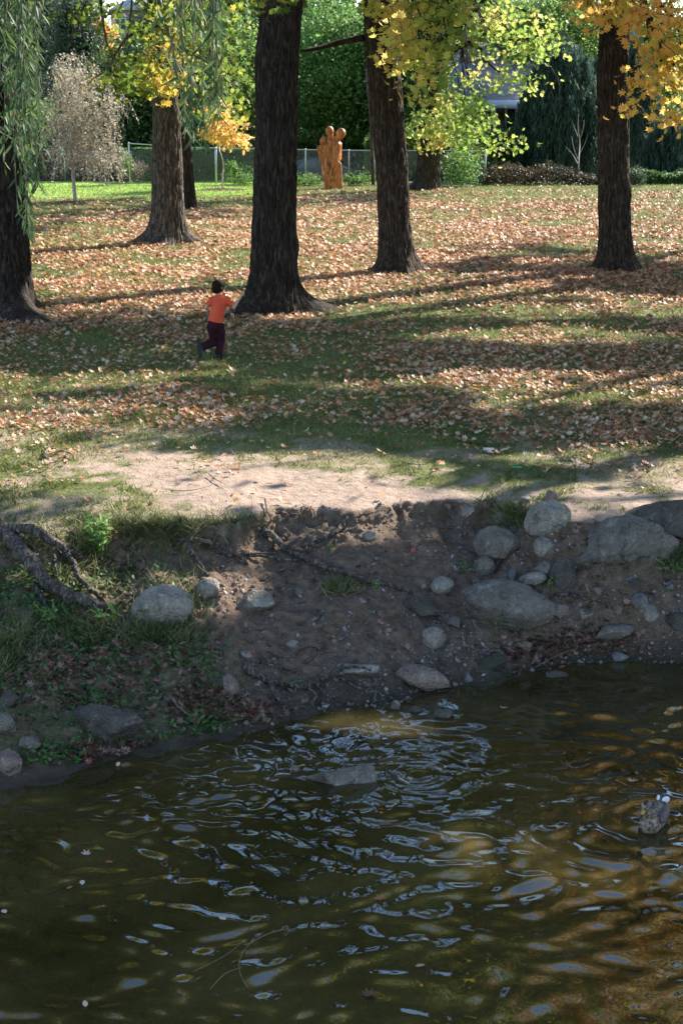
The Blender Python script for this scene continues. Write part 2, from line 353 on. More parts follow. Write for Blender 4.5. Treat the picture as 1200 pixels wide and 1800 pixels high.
M['rock_wet'] = rockmat('wet_stone', (.10, .082, .068))
# ================================================================ GROUND
def path_masks(x, y, t):
    px, py = to_px(x, y, np.full_like(x, 1.08))
    wob = 40 * fbm(x * 1.1, y * 1.1, s=21) + 46 * fbm(x * 5, y * 5, s=22)
    far = np.interp(px, [-2000, -300, 0, 100, 250, 400, 560, 700, 850, 950, 1050, 1200, 1500, 3000], [800, 812, 818, 824, 818, 815, 818, 826, 838, 846, 855, 838, 826, 820])
    nearL = np.interp(px, [-2000, -300, 0, 120, 250, 330, 420, 470, 500, 3000], [790, 800, 808, 845, 858, 885, 910, 960, 1200, 1400])
    g = 1 - sstep(far - 22, far + 16, py + wob)
    gl = sstep(nearL - 10, nearL + 14, py + wob)
    gr = sstep(880, 980, px) * .62 * sstep(-.02, .12, fbm(x * 3.3, y * 3.3, s=25) + .06) * (1 - sstep(.0, .15, t))
    g = np.maximum(np.maximum(g, gl * (1 - sstep(.02, .12, t)) * (1 - .85 * sstep(300, 430, px + wob * 2))), gr)
    g = g * (1 - .55 * sstep(862, 885, py) * (1 - sstep(-.25, .25, fbm(x * 4, y * 4, s=26))) * (px < 600))
    cover = (1 - sstep(250, 420, px)) * sstep(.0, .1, t) * (1 - sstep(.86, .98, t))
    worn = sstep(620, 780, py) * g
    return g, cover, worn, px, py
gx = np.concatenate([np.linspace(-400, -60, 12), np.linspace(-55, -14, 34), np.linspace(-13.5, -4.1, 70), np.linspace(-4, 4, 330), np.linspace(4.1, 13.5, 70), np.linspace(14, 55, 34), np.linspace(60, 400, 12)])
gy = np.concatenate([np.linspace(-60, -3, 14), np.linspace(-2, 7, 30), np.linspace(7.1, 10.4, 70), np.linspace(10.42, 14.4, 210), np.linspace(14.45, 24, 150), np.linspace(24.2, 62, 130), np.linspace(62.5, 100, 50), np.linspace(105, 600, 20)])
X, Y = np.meshgrid(gx, gy); Z = H(X, Y); GRID.update(x=gx, y=gy, z=Z)
x_, y_ = X.ravel(), Y.ravel(); t_ = bank_t(x_, y_)[0]
g_, cov_, worn_, _, _ = path_masks(x_, y_, t_)
# scarp: horizontal jitter so the eroded lip looks torn
nxg, nyg = len(gx), len(gy)
i, j = np.meshgrid(np.arange(nyg - 1), np.arange(nxg - 1), indexing='ij')
FQ = np.stack([i * nxg + j, i * nxg + j + 1, (i + 1) * nxg + j + 1, (i + 1) * nxg + j], -1).reshape(-1, 4)
m, nt, out = newmat('ground_surface')
L = nt.links.new
def att(n): return N(nt, 'ShaderNodeAttribute', attribute_name=n).outputs['Fac']
tc = N(nt, 'ShaderNodeTexCoord').outputs['Object']
def nz(scale, det=6, rough=.6, dist=0):
    n = N(nt, 'ShaderNodeTexNoise'); n.inputs['Scale'].default_value = scale; n.inputs['Detail'].default_value = det; n.inputs['Roughness'].default_value = rough; n.inputs['Distortion'].default_value = dist
    L(tc, n.inputs['Vector']); return n.outputs[0]
def mix(f, a, b, bt='MIX'):
    x = N(nt, 'ShaderNodeMixRGB', blend_type=bt)
    for k, v in ((0, f), (1, a), (2, b)):
        if isinstance(v, (int, float)): x.inputs[k].default_value = v
        elif isinstance(v, tuple): x.inputs[k].default_value = (*v, 1)
        else: L(v, x.inputs[k])
    return x.outputs[0]
nf = nz(70, 4); nm = nz(9, 8, .7); nb = nz(.9, 5); ng = nz(38, 6, .75)
grass = ramp(nt, ng, [(.3, (.05, .065, .015)), (.5, (.12, .145, .032)), (.72, (.23, .26, .075))]).outputs[0]
grass = mix(ramp(nt, nb, [(.35, (0, 0, 0)), (.65, (.45, .45, .45))]).outputs[0], grass, (.17, .16, .06))
sandy = ramp(nt, nm, [(.3, (.31, .215, .155)), (.55, (.41, .30, .225)), (.75, (.50, .385, .30))]).outputs[0]
mud = ramp(nt, nm, [(.28, (.075, .046, .028)), (.5, (.17, .112, .073)), (.75, (.28, .195, .135))]).outputs[0]
wet = ramp(nt, nm, [(.3, (.022, .018, .012)), (.7, (.06, .048, .030))]).outputs[0]
bed = ramp(nt, nm, [(.3, (.08, .055, .02)), (.7, (.26, .18, .08))]).outputs[0]
tt = att('bank')
c = mix(ramp(nt, tt, [(.0, (0, 0, 0)), (.005, (1, 1, 1))]).outputs[0], sandy, mud)
c = mix(ramp(nt, tt, [(.42, (0, 0, 0)), (.5, (1, 1, 1))]).outputs[0], c, wet)
c = mix(ramp(nt, tt, [(.5, (0, 0, 0)), (.56, (1, 1, 1))]).outputs[0], c, bed)
c = mix(.22, c, ramp(nt, nf, [(.3, (.5, .5, .5)), (.7, (1.4, 1.4, 1.4))]).outputs[0], 'MULTIPLY')
c = mix(att('grass'), c, grass)
c = mix(att('sunlit_green'), c, (.30, .46, .08))  # greener far-left strip; its sunlight is painted into this colour too
c = mix(att('cover'), c, mix(.35, mud, grass))
c = mix(ramp(nt, att('hillside'), [(0, (0, 0, 0)), (1, (1, 1, 1))]).outputs[0], c, (.04, .07, .02))
p = N(nt, 'ShaderNodeBsdfPrincipled'); L(c, p.inputs['Base Color'])
ro = ramp(nt, tt, [(.42, (.9, .9, .9)), (.5, (.5, .5, .5))]); L(ro.outputs[0], p.inputs['Roughness']); p.inputs['Specular IOR Level'].default_value = .25
am = N(nt, 'ShaderNodeMath', operation='MULTIPLY_ADD'); L(nm, am.inputs[0]); am.inputs[1].default_value = 3; L(nf, am.inputs[2])
b = N(nt, 'ShaderNodeBump'); b.inputs['Strength'].default_value = 1; b.inputs['Distance'].default_value = .022; L(am.outputs[0], b.inputs['Height']); L(b.outputs[0], p.inputs['Normal'])
L(p.outputs[0], out.inputs[0])
ground = mkmesh('ground', np.stack([x_, y_, Z.ravel()], -1), FQ, m, attrs={'sunlit_green': (lambda q: sstep(356, 344, q[1] + 10 * vnoise(x_ * .8, y_ * .8, s=18)) * (1 - sstep(455, 520, q[0])) * (y_ > 20) * (y_ < 70))(to_px(x_, y_, np.full_like(x_, 1.08))), 'grass': g_ * np.where(t_ < .012, 1, 0) * (1 - .75 * sstep(-.1, .25, fbm(x_ * 1.6, y_ * 1.6, s=17)) * worn_), 'cover': cov_ * .6,
    'bank': np.where(t_ < 0, 0, np.where(t_ < 1, np.clip(t_, 0, 1) * .5, .5 + np.clip(t_ - 1, 0, 1) * .5)), 'hillside': sstep(72, 79, y_)})
tag(ground, 'grass lawn, dirt path and muddy creek bank', None, None, 'structure')
# ================================================================ WATER
wx = np.concatenate([np.linspace(-60, -5, 20), np.linspace(-4.6, -3.5, 12), np.linspace(-3.45, 3.45, 560), np.linspace(3.5, 5.2, 20), np.linspace(5.6, 60, 20)])
wy = np.concatenate([np.linspace(-50, 4, 24), np.linspace(4.3, 7.2, 30), np.linspace(7.22, 13.2, 500), np.linspace(13.3, 16, 12)])
X, Y = np.meshgrid(wx, wy)
xw = X + .10 * vnoise(X * 1.7, Y * 1.7, s=31); yw = Y + .10 * vnoise(X * 1.7, Y * 1.7, s=32)
Wz = 0 * X
wr = np.random.default_rng(3)
for k in range(46):
    lam = wr.uniform(.09, .36) if k > 5 else wr.uniform(.5, .9); a = wr.uniform(0, 2 * pi); ph = wr.uniform(0, 2 * pi)
    Wz = Wz + (.0009 if lam < .12 else .0028) * lam * np.sin(2 * pi / lam * (xw * cos(a) + yw * sin(a)) + ph) * (1 if k > 5 else .45)
def ring(px, py, lam, amp, dec):
    q = P(px, py, 0); r = np.hypot(X - q[0], (Y - q[1]))
    return amp * np.sin(2 * pi * r / lam) * np.exp(-r / dec) * sstep(0, .05, r)
Wz = Wz * (1 + .5 * vnoise(X * .9, Y * .9, s=35)) + ring(735, 1362, .075, .0016, .35) + ring(395, 1395, .16, .003, .4) + ring(1148, 1440, .13, .003, .35)
near = np.exp(-((X - 0) ** 2) / 60)
Wz = np.where((Y < 4) | (np.abs(X) > 5), Wz * .3, Wz)
Wz = Wz * (1 - .55 * sstep(.0, 1.0, -(X + 1.6)) * sstep(9.0, 10.5, Y))
i, j = np.meshgrid(np.arange(len(wy) - 1), np.arange(len(wx) - 1), indexing='ij'); nn = len(wx)
FQ = np.stack([i * nn + j, i * nn + j + 1, (i + 1) * nn + j + 1, (i + 1) * nn + j], -1).reshape(-1, 4)
m, nt, out = newmat('creek_water')
L = nt.links.new
tc = N(nt, 'ShaderNodeTexCoord').outputs['Object']
n1 = N(nt, 'ShaderNodeTexNoise'); n1.inputs['Scale'].default_value = .9; n1.inputs['Detail'].default_value = 4; L(tc, n1.inputs['Vector'])
murk = ramp(nt, n1.outputs[0], [(.35, (.052, .043, .014)), (.65, (.125, .096, .034))])
dif = N(nt, 'ShaderNodeBsdfDiffuse'); L(murk.outputs[0], dif.inputs[0])
tr = N(nt, 'ShaderNodeBsdfTransparent'); tr.inputs[0].default_value = (.60, .47, .24, 1)
ms = N(nt, 'ShaderNodeMixShader'); ms.inputs[0].default_value = .45; L(tr.outputs[0], ms.inputs[1]); L(dif.outputs[0], ms.inputs[2])
gl = N(nt, 'ShaderNodeBsdfGlossy'); gl.inputs['Roughness'].default_value = .02
fr = N(nt, 'ShaderNodeFresnel'); fr.inputs[0].default_value = 1.85
n2 = N(nt, 'ShaderNodeTexNoise'); n2.inputs['Scale'].default_value = 9; n2.inputs['Detail'].default_value = 2; L(tc, n2.inputs['Vector'])
b = N(nt, 'ShaderNodeBump'); b.inputs['Strength'].default_value = .12; b.inputs['Distance'].default_value = .005; L(n2.outputs[0], b.inputs['Height'])
L(b.outputs[0], gl.inputs['Normal']); L(b.outputs[0], fr.inputs['Normal'])
m2 = N(nt, 'ShaderNodeMixShader'); L(fr.outputs[0], m2.inputs[0]); L(ms.outputs[0], m2.inputs[1]); L(gl.outputs[0], m2.inputs[2]); L(m2.outputs[0], out.inputs[0])
water = mkmesh('water', np.stack([X.ravel(), Y.ravel(), Wz.ravel()], -1), FQ, m)
tag(water, 'rippled brown creek water reflecting trees and blue sky', None, None, 'structure')
# ================================================================ SHADE: hand-set map of sunlit ground; crown leaves that would block it are removed
def litmap(px, py):
    v = np.interp(py, [200, 318, 334, 345, 420, 540, 560, 575, 600, 630, 655, 680, 730, 760, 785, 800, 865, 885, 905, 940, 1050, 1130, 1200, 1800],
                  [1.2, 1.1, .5, .70, .80, .82, .62, .30, .09, .10, .30, .42, .34, .2, .35, .95, .9, .55, .46, .40, .42, .3, .07, .07])
    for cx, cy, sx, sy, a in ((120, 547, 240, 14, .35), (650, 515, 190, 42, .45), (1120, 500, 130, 28, -.5), (1100, 550, 160, 15, -.2), (140, 620, 160, 30, -.2), (60, 715, 200, 35, .5),
            (850, 668, 230, 16, .45), (500, 765, 260, 18, -.35), (1120, 785, 130, 38, .45), (70, 765, 150, 22, .5), (60, 812, 90, 9, -.9), (80, 885, 250, 24, -.9), (740, 850, 150, 7, -.45),
            (1080, 850, 140, 35, .25), (1020, 960, 220, 90, .3), (700, 790, 120, 10, -.3), (160, 330, 200, 18, .9), (285, 1045, 75, 26, 1.), (420, 1030, 80, 42, .8), (170, 935, 45, 45, .9), (965, 905, 50, 26, .9), (805, 890, 50, 12, .8),
            (1150, 1080, 70, 30, .7), (1100, 935, 110, 20, .5), (880, 950, 60, 20, .4), (860, 1050, 70, 14, .4), (1050, 1040, 50, 20, .4), (650, 950, 130, 30, .45), (150, 1480, 150, 18, .5), (130, 1700, 200, 70, .5), (850, 1740, 200, 50, .35), (1130, 1200, 90, 16, .5), (950, 1330, 90, 20, .2),
            (200, 340, 150, 9, .3), (260, 352, 160, 6, -.5), (800, 590, 300, 18, .12), (60, 665, 130, 14, .4), (450, 690, 160, 20, .15), (385, 545, 40, 12, .3)):
        v = v + a * np.exp(-((px - cx) / sx) ** 2 - ((py - cy) / sy) ** 2)
    return v
def sun_cull(L_, soft=.0):
    """True for leaf positions to keep"""
    z = np.full(len(L_), 1.1)
    for _ in range(3):
        s = (L_[:, 2] - z) / SD[2]; gx_, gy_ = L_[:, 0] - SD[0] * s, L_[:, 1] - SD[1] * s
        z = np.maximum(Hq(gx_, gy_), 0)
    px, py = to_px(gx_, gy_, z)
    lit = litmap(px, py)
    # streaky gaps a metre or so across
    nzv = fbm(gx_ * .55 + .25 * gy_, gy_ * .8, s=41, o=3) * 1.5 + .5
    sunny = (nzv < lit)
    inside = (px > -500) & (px < 1500) & (py > 230) & (py < 1900)
    return ~(sunny & inside) | (rng.random(len(L_)) < .012)
# ================================================================ TREES
def trunk_mesh(name, spec, depth, base_py, top_z, mat, parent, flare=1.0, seg=150, lean=(0, 0), seed=0, extra=None, lobes=7):
    """spec: rows (py, x_left, x_right) read off the photo at the trunk's depth"""
    zs, cxs, rs = [], [], []
    for py, xl, xr in sorted(spec, reverse=True):
        a = PD(xl, py, depth); b = PD(xr, py, depth); zs.append(a[2]); cxs.append((a[0] + b[0]) / 2); rs.append((b[0] - a[0]) / 2)
    zs, cxs, rs = map(np.array, (zs, cxs, rs))
    g = h1(cxs[0], depth)
    z = np.concatenate([np.linspace(g - .35, g + 1.2, 34), np.linspace(g + 1.25, top_z, 190)])
    k = (cxs[-1] - cxs[-2]) / (zs[-1] - zs[-2]) * .6; kr = -.018
    cx = np.interp(z, zs, cxs) + np.where(z > zs[-1], (z - zs[-1]) * k, 0)
    r = np.interp(z, zs, rs) + np.where(z > zs[-1], (z - zs[-1]) * kr, 0)
    r = np.maximum(r, .06)
    a = np.arange(seg) * 2 * pi / seg
    A, Zm = np.meshgrid(a, z); R_ = np.repeat(r[:, None], seg, 1)
    lob = sum(np.maximum(0, np.cos((A - ph))) ** 14 * am for ph, am in [(random.uniform(0, 2 * pi), random.uniform(.5, 1)) for _ in range(lobes)])
    fl = np.exp(-np.maximum(Zm - g + .05, 0) / .22) * flare
    R_ = R_ * (1 + fl * (.16 + 1.0 * lob)) + .02 * fbm(np.cos(A) * 2 + seed, np.sin(A) * 2, Zm * 1.2, s=50)
    ridge = np.abs(fbm(np.cos(A) * 11 + seed, np.sin(A) * 11, Zm * 2.6, s=51, o=3))
    R_ = R_ - .06 * np.minimum(ridge * 2, .6) * (r[:, None] / .35)
    for kk in range(5):
        ka = random.uniform(pi, 2 * pi); kz = g + random.uniform(.9, 5.5); da = np.angle(np.exp(1j * (A - ka))); rr2 = (da * r[:, None]) ** 2 / .010 + (Zm - kz) ** 2 / .028
        R_ = R_ + .055 * np.exp(-rr2) - .05 * np.exp(-rr2 * 9)
    R_ = R_ * (1 + .035 * vnoise(np.cos(A) * 1.2 + seed * 3, np.sin(A) * 1.2, Zm * .5, s=57))
    V = np.stack([cx[:, None] + R_ * np.cos(A), depth + R_ * np.sin(A) * .95 + (Zm - g) * lean[1], Zm], -1).reshape(-1, 3)
    n = len(z)
    i, j = np.meshgrid(np.arange(n - 1), np.arange(seg), indexing='ij')
    q = np.stack([i * seg + j, i * seg + (j + 1) % seg, (i + 1) * seg + (j + 1) % seg, (i + 1) * seg + j], -1).reshape(-1, 4)
    mb = MB(); mb.add(V, q)
    top = np.array([cx[-1], depth + (top_z - g) * lean[1], top_z])
    for e in (extra or []): mb.tube(*e)
    o = mb.build(name, mat, parent)
    return o, top, float(r[-1]), (lambda zz: np.array([np.interp(zz, z, cx), depth + (zz - g) * lean[1], zz]))
def limb_set(base, n, reach, rise, r0, seed):
    rr = random.Random(seed); out = []; tips = []
    for k in range(n):
        a = 2 * pi * k / n + rr.uniform(-.4, .4); R1 = reach * rr.uniform(.6, 1); up = rise * rr.uniform(.35, 1)
        p0 = np.array(base) + np.array([0, 0, rr.uniform(-1.2, .3)])
        p1 = p0 + np.array([cos(a) * R1 * .45, sin(a) * R1 * .45, up * .6]); p2 = p0 + np.array([cos(a) * R1, sin(a) * R1, up])
        pts = spline([p0, p1, p2], 12); out.append((pts, np.linspace(r0, r0 * .18, 12), 9)); tips.append(p2); tips.append(p1)
        for q in range(3):
            s = pts[4 + 2 * q]; b = a + rr.choice([-1, 1]) * rr.uniform(.5, 1.2); l = R1 * rr.uniform(.3, .5)
            e = s + np.array([cos(b) * l, sin(b) * l, rr.uniform(-.1, .5) * l]); out.append((spline([s, (s + e) / 2 + [0, 0, .15], e], 6), np.linspace(r0 * .35, r0 * .07, 6), 6)); tips.append(e)
    return out, tips
def crown_points(center, rad, nclump, per, csize, seed, shell=.45, bottom=None, flat=.55):
    r = np.random.default_rng(seed)
    d = r.normal(size=(nclump, 3)); d /= np.linalg.norm(d, axis=1)[:, None]
    rr = shell + (1 - shell) * r.random(nclump) ** .7
    c = np.asarray(center) + d * rr[:, None] * np.asarray(rad)
    cs = csize * r.uniform(.5, 1.3, nclump)
    pts = np.repeat(c, per, 0) + r.normal(size=(nclump * per, 3)) * np.repeat(cs, per)[:, None] * np.array([1, 1, flat])
    tint = np.repeat(r.normal(size=nclump) * .16, per) + .45 + r.normal(size=nclump * per) * .18
    if bottom is not None:
        k = pts[:, 2] > bottom + .5 * vnoise(pts[:, 0] * 1.3, pts[:, 1] * 1.3, s=seed % 97); pts, tint = pts[k], tint[k]
    return pts, np.clip(tint, 0, .999)
def in_view(pts, pad=40, ymax=None):
    px, py = to_px(pts[:, 0], pts[:, 1], pts[:, 2]); return (px > -pad) & (px < 1200 + pad) & (py > -pad) & (pts[:, 1] > 1)
def spray(pix, depth, n, seed, dspread=1.3, droop=0.0):
    """maple sprays: leaf positions spread over ellipses (cx, cy, rx, ry, weight) seen at a depth"""
    r = np.random.default_rng(seed); out = []; W = sum(e[4] for e in pix)
    for cx, cy, rx, ry, wt in pix:
        k = int(n * wt / W); ncl = max(4, k // 14)
        a = r.uniform(0, 2 * pi, ncl); q = r.random(ncl) ** .55
        ccx = cx + np.cos(a) * q * rx; ccy = cy + np.sin(a) * q * ry; cd = depth + r.normal(size=ncl) * dspread
        idx = r.integers(0, ncl, k)
        x = ccx[idx] + r.normal(size=k) * 17; y = ccy[idx] + r.normal(size=k) * 11; dd = cd[idx] + r.normal(size=k) * .18
        out.append(np.array([PD(a_, b_, c_) for a_, b_, c_ in zip(x, y, dd)]))
    return np.concatenate(out)
# --- the standing maples of the photograph
BIG = [
 dict(nm='maple_tree', lab='thick dark maple in the middle of the photo, right behind the child', d=None, base=548, spec=[(0, 460, 533), (100, 447, 526), (200, 448, 523), (400, 443, 522), (480, 440, 524), (520, 436, 527), (548, 432, 532)],
      cr=(9.6, 4.4, 3.4), mat='leaf_gold', sprays=[(490, -6, 40, 14, 1)], nsp=70, flare=1.0, bark='bark'),
 dict(nm='maple_tree', lab='straight maple trunk right of the wooden sculpture with lime and gold branches', d=None, base=478, spec=[(0, 636, 690), (80, 640, 697), (150, 645, 705), (300, 660, 717), (400, 665, 722), (450, 664, 727), (478, 660, 732)],
      cr=(9.8, 4.6, 3.6), mat='leaf_lime', sprays=[(735, 40, 75, 45, 3), (745, 120, 55, 60, 2), (680, 15, 30, 25, 1), (700, 100, 30, 14, .5), (780, 60, 60, 60, 2)], nsp=1150, flare=.9, bark='bark'),
 dict(nm='maple_tree', lab='maple at the right edge of the lawn under amber leaves', d=None, base=476, spec=[(0, 1060, 1118), (60, 1052, 1106), (130, 1048, 1103), (300, 1050, 1106), (400, 1051, 1109), (450, 1051, 1113), (476, 1048, 1118)],
      cr=(9.6, 4.6, 3.6), mat='leaf_amber', sprays=[(1160, 60, 60, 85, 3), (1185, 150, 45, 60, 1.5), (1060, 14, 55, 24, 1.3), (1190, 215, 30, 25, .4), (1105, 160, 12, 50, .3)], nsp=1250, flare=.7, bark='bark'),
 dict(nm='maple_tree', lab='broad dark trunk cut off by the left edge behind hanging willow leaves', d=None, base=548, spec=[(0, -62, 12), (230, -62, 20), (300, -60, 44), (400, -58, 50), (480, -58, 56), (548, -60, 64)],
      cr=(10.5, 4.2, 3.4), mat='leaf_gold', sprays=[(-60, -40, 60, 30, 1)], nsp=100, flare=1.0, bark='bark'),
 dict(nm='maple_tree', lab='grey sunlit maple with wide spreading roots at the left, gold leaves over its trunk', d=None, base=428, spec=[(0, 262, 298), (100, 268, 301), (200, 268, 317), (300, 267, 323), (400, 266, 325), (428, 264, 328)],
      cr=(10.5, 4.4, 3.6), mat='leaf_gold', sprays=[(292, 50, 62, 55, 3), (225, 130, 55, 35, 2), (275, 140, 60, 40, 2), (350, 60, 70, 60, 1.6), (400, 170, 45, 60, 1.3), (150, 25, 60, 18, .7), (380, 10, 70, 20, 1), (300, 165, 30, 16, .4)], nsp=2300, flare=1.5, bark='bark_grey'),
 dict(nm='maple_tree', lab='slim leaning trunk half hidden behind the grey sunlit maple at left', d=None, base=368, spec=[(0, 285, 305), (200, 308, 332), (300, 317, 340), (368, 320, 346)],
      cr=(11, 3.6, 3.2), mat='leaf_green', sprays=[(395, 95, 40, 60, 1)], nsp=500, flare=1.0, bark='bark'),
 dict(nm='maple_tree', lab='short dark leaning trunk between the straight maple and the white house', d=None, base=334, spec=[(0, 752, 782), (100, 745, 775), (200, 736, 770), (270, 734, 774), (334, 727, 773)],
      cr=(11, 6.0, 4.0), mat='leaf_lime', sprays=[(790, 190, 60, 35, 2), (810, 215, 50, 40, 3), (770, 250, 30, 22, .6), (880, 255, 40, 9, .6), (850, 130, 60, 22, 1.2), (900, 60, 80, 50, 2.5), (855, 45, 60, 40, 1.5), (920, 150, 25, 12, .5), (730, 230, 26, 30, .8), (945, 85, 40, 20, .8)], nsp=2900, flare=.8, bark='bark'),
]
for ti, T in enumerate(BIG):
    sp = T['spec']; mid = (sp[-1][1] + sp[-1][2]) / 2
    D = hit(mid, T['base'])[1] + .0; T['d'] = D
    cxm = PD(mid, T['base'], D)[0]; g = h1(cxm, D)
    up = 1.6 if ti in (1, 2) else 0; T['cr'] = (T['cr'][0] + 2.0 + up, T['cr'][1] + .8, T['cr'][2] + 2.0 + up * .8); root = empty(T['nm'], (cxm, D, g)); tag(root, T['lab'], 'tree', 'maples standing on the lawn')
    topz = T['cr'][0] + 1.5; zc, rx, rz = T['cr']
    zlimb = 6.4 + .05 * (D - 25)
    lim = []; tips = []
    # trunk function first (positions for limbs)
    tr_x = lambda zz: np.interp(zz, [PD(0, s[0], D)[2] for s in sorted(sp, reverse=True)], [PD((s[1] + s[2]) / 2, s[0], D)[0] for s in sorted(sp, reverse=True)])
    ztop_seen = PD(0, 0, D)[2]
    for kz in (ztop_seen + 1.6, ztop_seen + 2.2, ztop_seen + 3.8):
        o_, t_2 = limb_set((tr_x(kz), D, kz), 5, rx * .9, 2.2, .13 if kz < ztop_seen + 3 else .09, ti * 10 + int(kz)); lim += o_; tips += t_2
    # sprays into the frame, each carried by a bough from the trunk
    dd = D - (3.5 if ti in (1, 2, 4) else 1.5)
    spts = spray(T['sprays'], dd, T['nsp'], 100 + ti)
    bo = []
    for e in T['sprays']:
        if e[4] < .45: continue
        for s in range(3 if e[4] > 1 else 1):
            tgt = PD(e[0] + random.uniform(-.6, .6) * e[2], e[1] + random.uniform(-.3, .5) * e[3], dd + random.uniform(-.4, .4))
            st = np.array([tr_x(ztop_seen + 1.2), D, max(ztop_seen + 1.2, tgt[2] + 1.0)]); mdp = (st + tgt) / 2 + [random.uniform(-.3, .3), 0, .7]
            bo.append((spline([st, mdp, tgt], 14) + np.random.default_rng(s).normal(size=(14, 3)) * .03, np.linspace(.05, .012, 14), 6))
    if ti == 1:
        a = PD(640, 75, D); bo.append((spline([a + [0, 0, .1], PD(590, 76, D - .1), PD(560, 84, D - .3), PD(528, 90, D - .5)], 14), np.linspace(.07, .03, 14), 8))
    if ti == 6:
        for seq, r0 in (([(760, 95), (800, 55), (835, 20), (860, -20)], .16), ([(760, 100), (800, 82), (840, 82), (850, 105), (880, 128)], .09), ([(900, 70), (940, 105), (968, 120), (985, 155)], .05), ([(770, 110), (850, 60), (900, 70), (960, 60)], .07)):
            bo.append((spline([PD(a, b_, D - .6 - .4 * k) for k, (a, b_) in enumerate(seq)], 20) + np.random.default_rng(4).normal(size=(20, 3)) * .02, np.linspace(r0, r0 * .35, 20), 8))
    if ti == 2:
        for seq in ([(1140, -30), (1170, 20), (1205, 45)], [(1125, -20), (1150, 60), (1180, 110), (1205, 140)], [(1120, -20), (1160, 90), (1150, 130)]):
            bo.append((spline([PD(a, b_, dd) for a, b_ in seq], 14), np.linspace(.045, .015, 14), 6))
    if ti == 4:
        for seq in ([(175, -20), (185, 60), (200, 110)], [(270, 40), (220, 70), (190, 120), (160, 140)], [(118, 20), (130, 55), (118, 90)]):
            bo.append((spline([PD(a, b_, dd) for a, b_ in seq], 14), np.linspace(.04, .012, 14), 6))
    o, top, rt, _ = trunk_mesh('trunk', sp, D, T['base'], topz, M[T['bark'] if T['bark'] != 'bark' or ti in (0, 3, 5) else 'bark_mid'], root, T['flare'], seed=ti * 3.3)
    mb = MB()
    for e in lim + bo: mb.tube(*e)
    lb = mb.build('branches', M[T['bark']], root)
    # crown
    cpts, tint = crown_points((tr_x(ztop_seen + 2), D, zc), (rx, rx, rz), 520, 60, .85, 200 + ti, .2, bottom=6.6 + .04 * (D - 24))
    px, py = to_px(cpts[:, 0], cpts[:, 1], cpts[:, 2])
    az = np.degrees(np.arctan2(cpts[:, 0], cpts[:, 1] - 10.6)); el = np.degrees(np.arctan2(cpts[:, 2], np.hypot(cpts[:, 0], cpts[:, 1] - 10.6)))
    gap = (az > -9) & (az < 7.5) & (el > 20) & (el < 30) & (fbm(az * .35, el * .35, s=44) > -.34)   # leaves cut out of the crown so the creek mirrors blue sky
    k = (py < -12) & sun_cull(cpts) & ~gap; cpts, tint = cpts[k], tint[k]
    leaves('crown', cpts, rand_rot(len(cpts), .2), rng.uniform(.16, .30, len(cpts)), T_RHOMB, tint, M[T['mat']], root)
    if len(spts) > 150:
        tw = MB(); rt_ = np.random.default_rng(900 + ti)
        for q in spts[rt_.integers(0, len(spts), len(spts) // 7)]:
            dq = np.array([rt_.normal(), rt_.normal(), rt_.uniform(.1, 1.2)]); dq /= np.linalg.norm(dq); ln_ = rt_.uniform(.25, .7)
            tw.tube(spline([q, q + dq * ln_ * .5 + rt_.normal(size=3) * .04, q + dq * ln_], 6), np.linspace(.003, .007, 6), 4, False)
        tw.build('twigs', M[T['bark']], root)
    if len(spts):
        k = sun_cull(spts) | (rng.random(len(spts)) < .75); spts = spts[k]
        lsz = (.155 if ti not in (5, 6) else .20) * rng.uniform(.65, 1.25, len(spts))
        Rm = rand_rot(len(spts), .1)
        tn = np.clip(.5 + .5 * vnoise(spts[:, 0] * 1.1, spts[:, 2] * 1.1, s=61 + ti) + rng.normal(size=len(spts)) * .2, 0, .999)
        if ti == 4: tn = np.clip(tn - .22, 0, 1)
        leaves('leaf_spray', spts, Rm, lsz, T_MAPLE, tn, M[T['mat']], root)
    T['root'] = root
# --- maples outside the frame that shade the lawn and are mirrored in the creek
OFF = [(9.5, 18.5, 8.4, 4.4, 3.4, 'leaf_gold'), (12.5, 24.0, 9.6, 4.8, 3.8, 'leaf_lime'), (15.5, 30.5, 10.6, 5, 4, 'leaf_amber'), (19, 26, 12.5, 5, 4.5, 'leaf_green'), (15, 17.5, 11.0, 4.5, 4, 'leaf_green'),
       (20, 36, 13, 5.5, 4.6, 'leaf_lime'), (10, 34.5, 11.8, 3.6, 3.4, 'leaf_gold'), (17, 44, 12, 5, 4, 'leaf_amber'), (8.2, 12.5, 7.6, 3.4, 2.8, 'leaf_lime'), (24, 47, 15, 6, 5, 'leaf_green'), (-11, 33, 10, 4.6, 4, 'leaf_gold'), (-9.5, 45, 11, 5, 4, 'leaf_green')]
offlab = ['nearest creekside maple outside the right edge', 'second tall maple outside the right edge', 'amber maple outside the right edge', 'green maple behind the amber one, right of view', 'green creekside maple further right of view', 'tall lime maple far right of view', 'gold maple behind the right trunk, out of view', 'amber maple deep on the right of view', 'low lime maple leaning over the creek at right', 'tall green maple at the far right rear', 'gold maple outside the left edge', 'green maple outside the left rear edge']
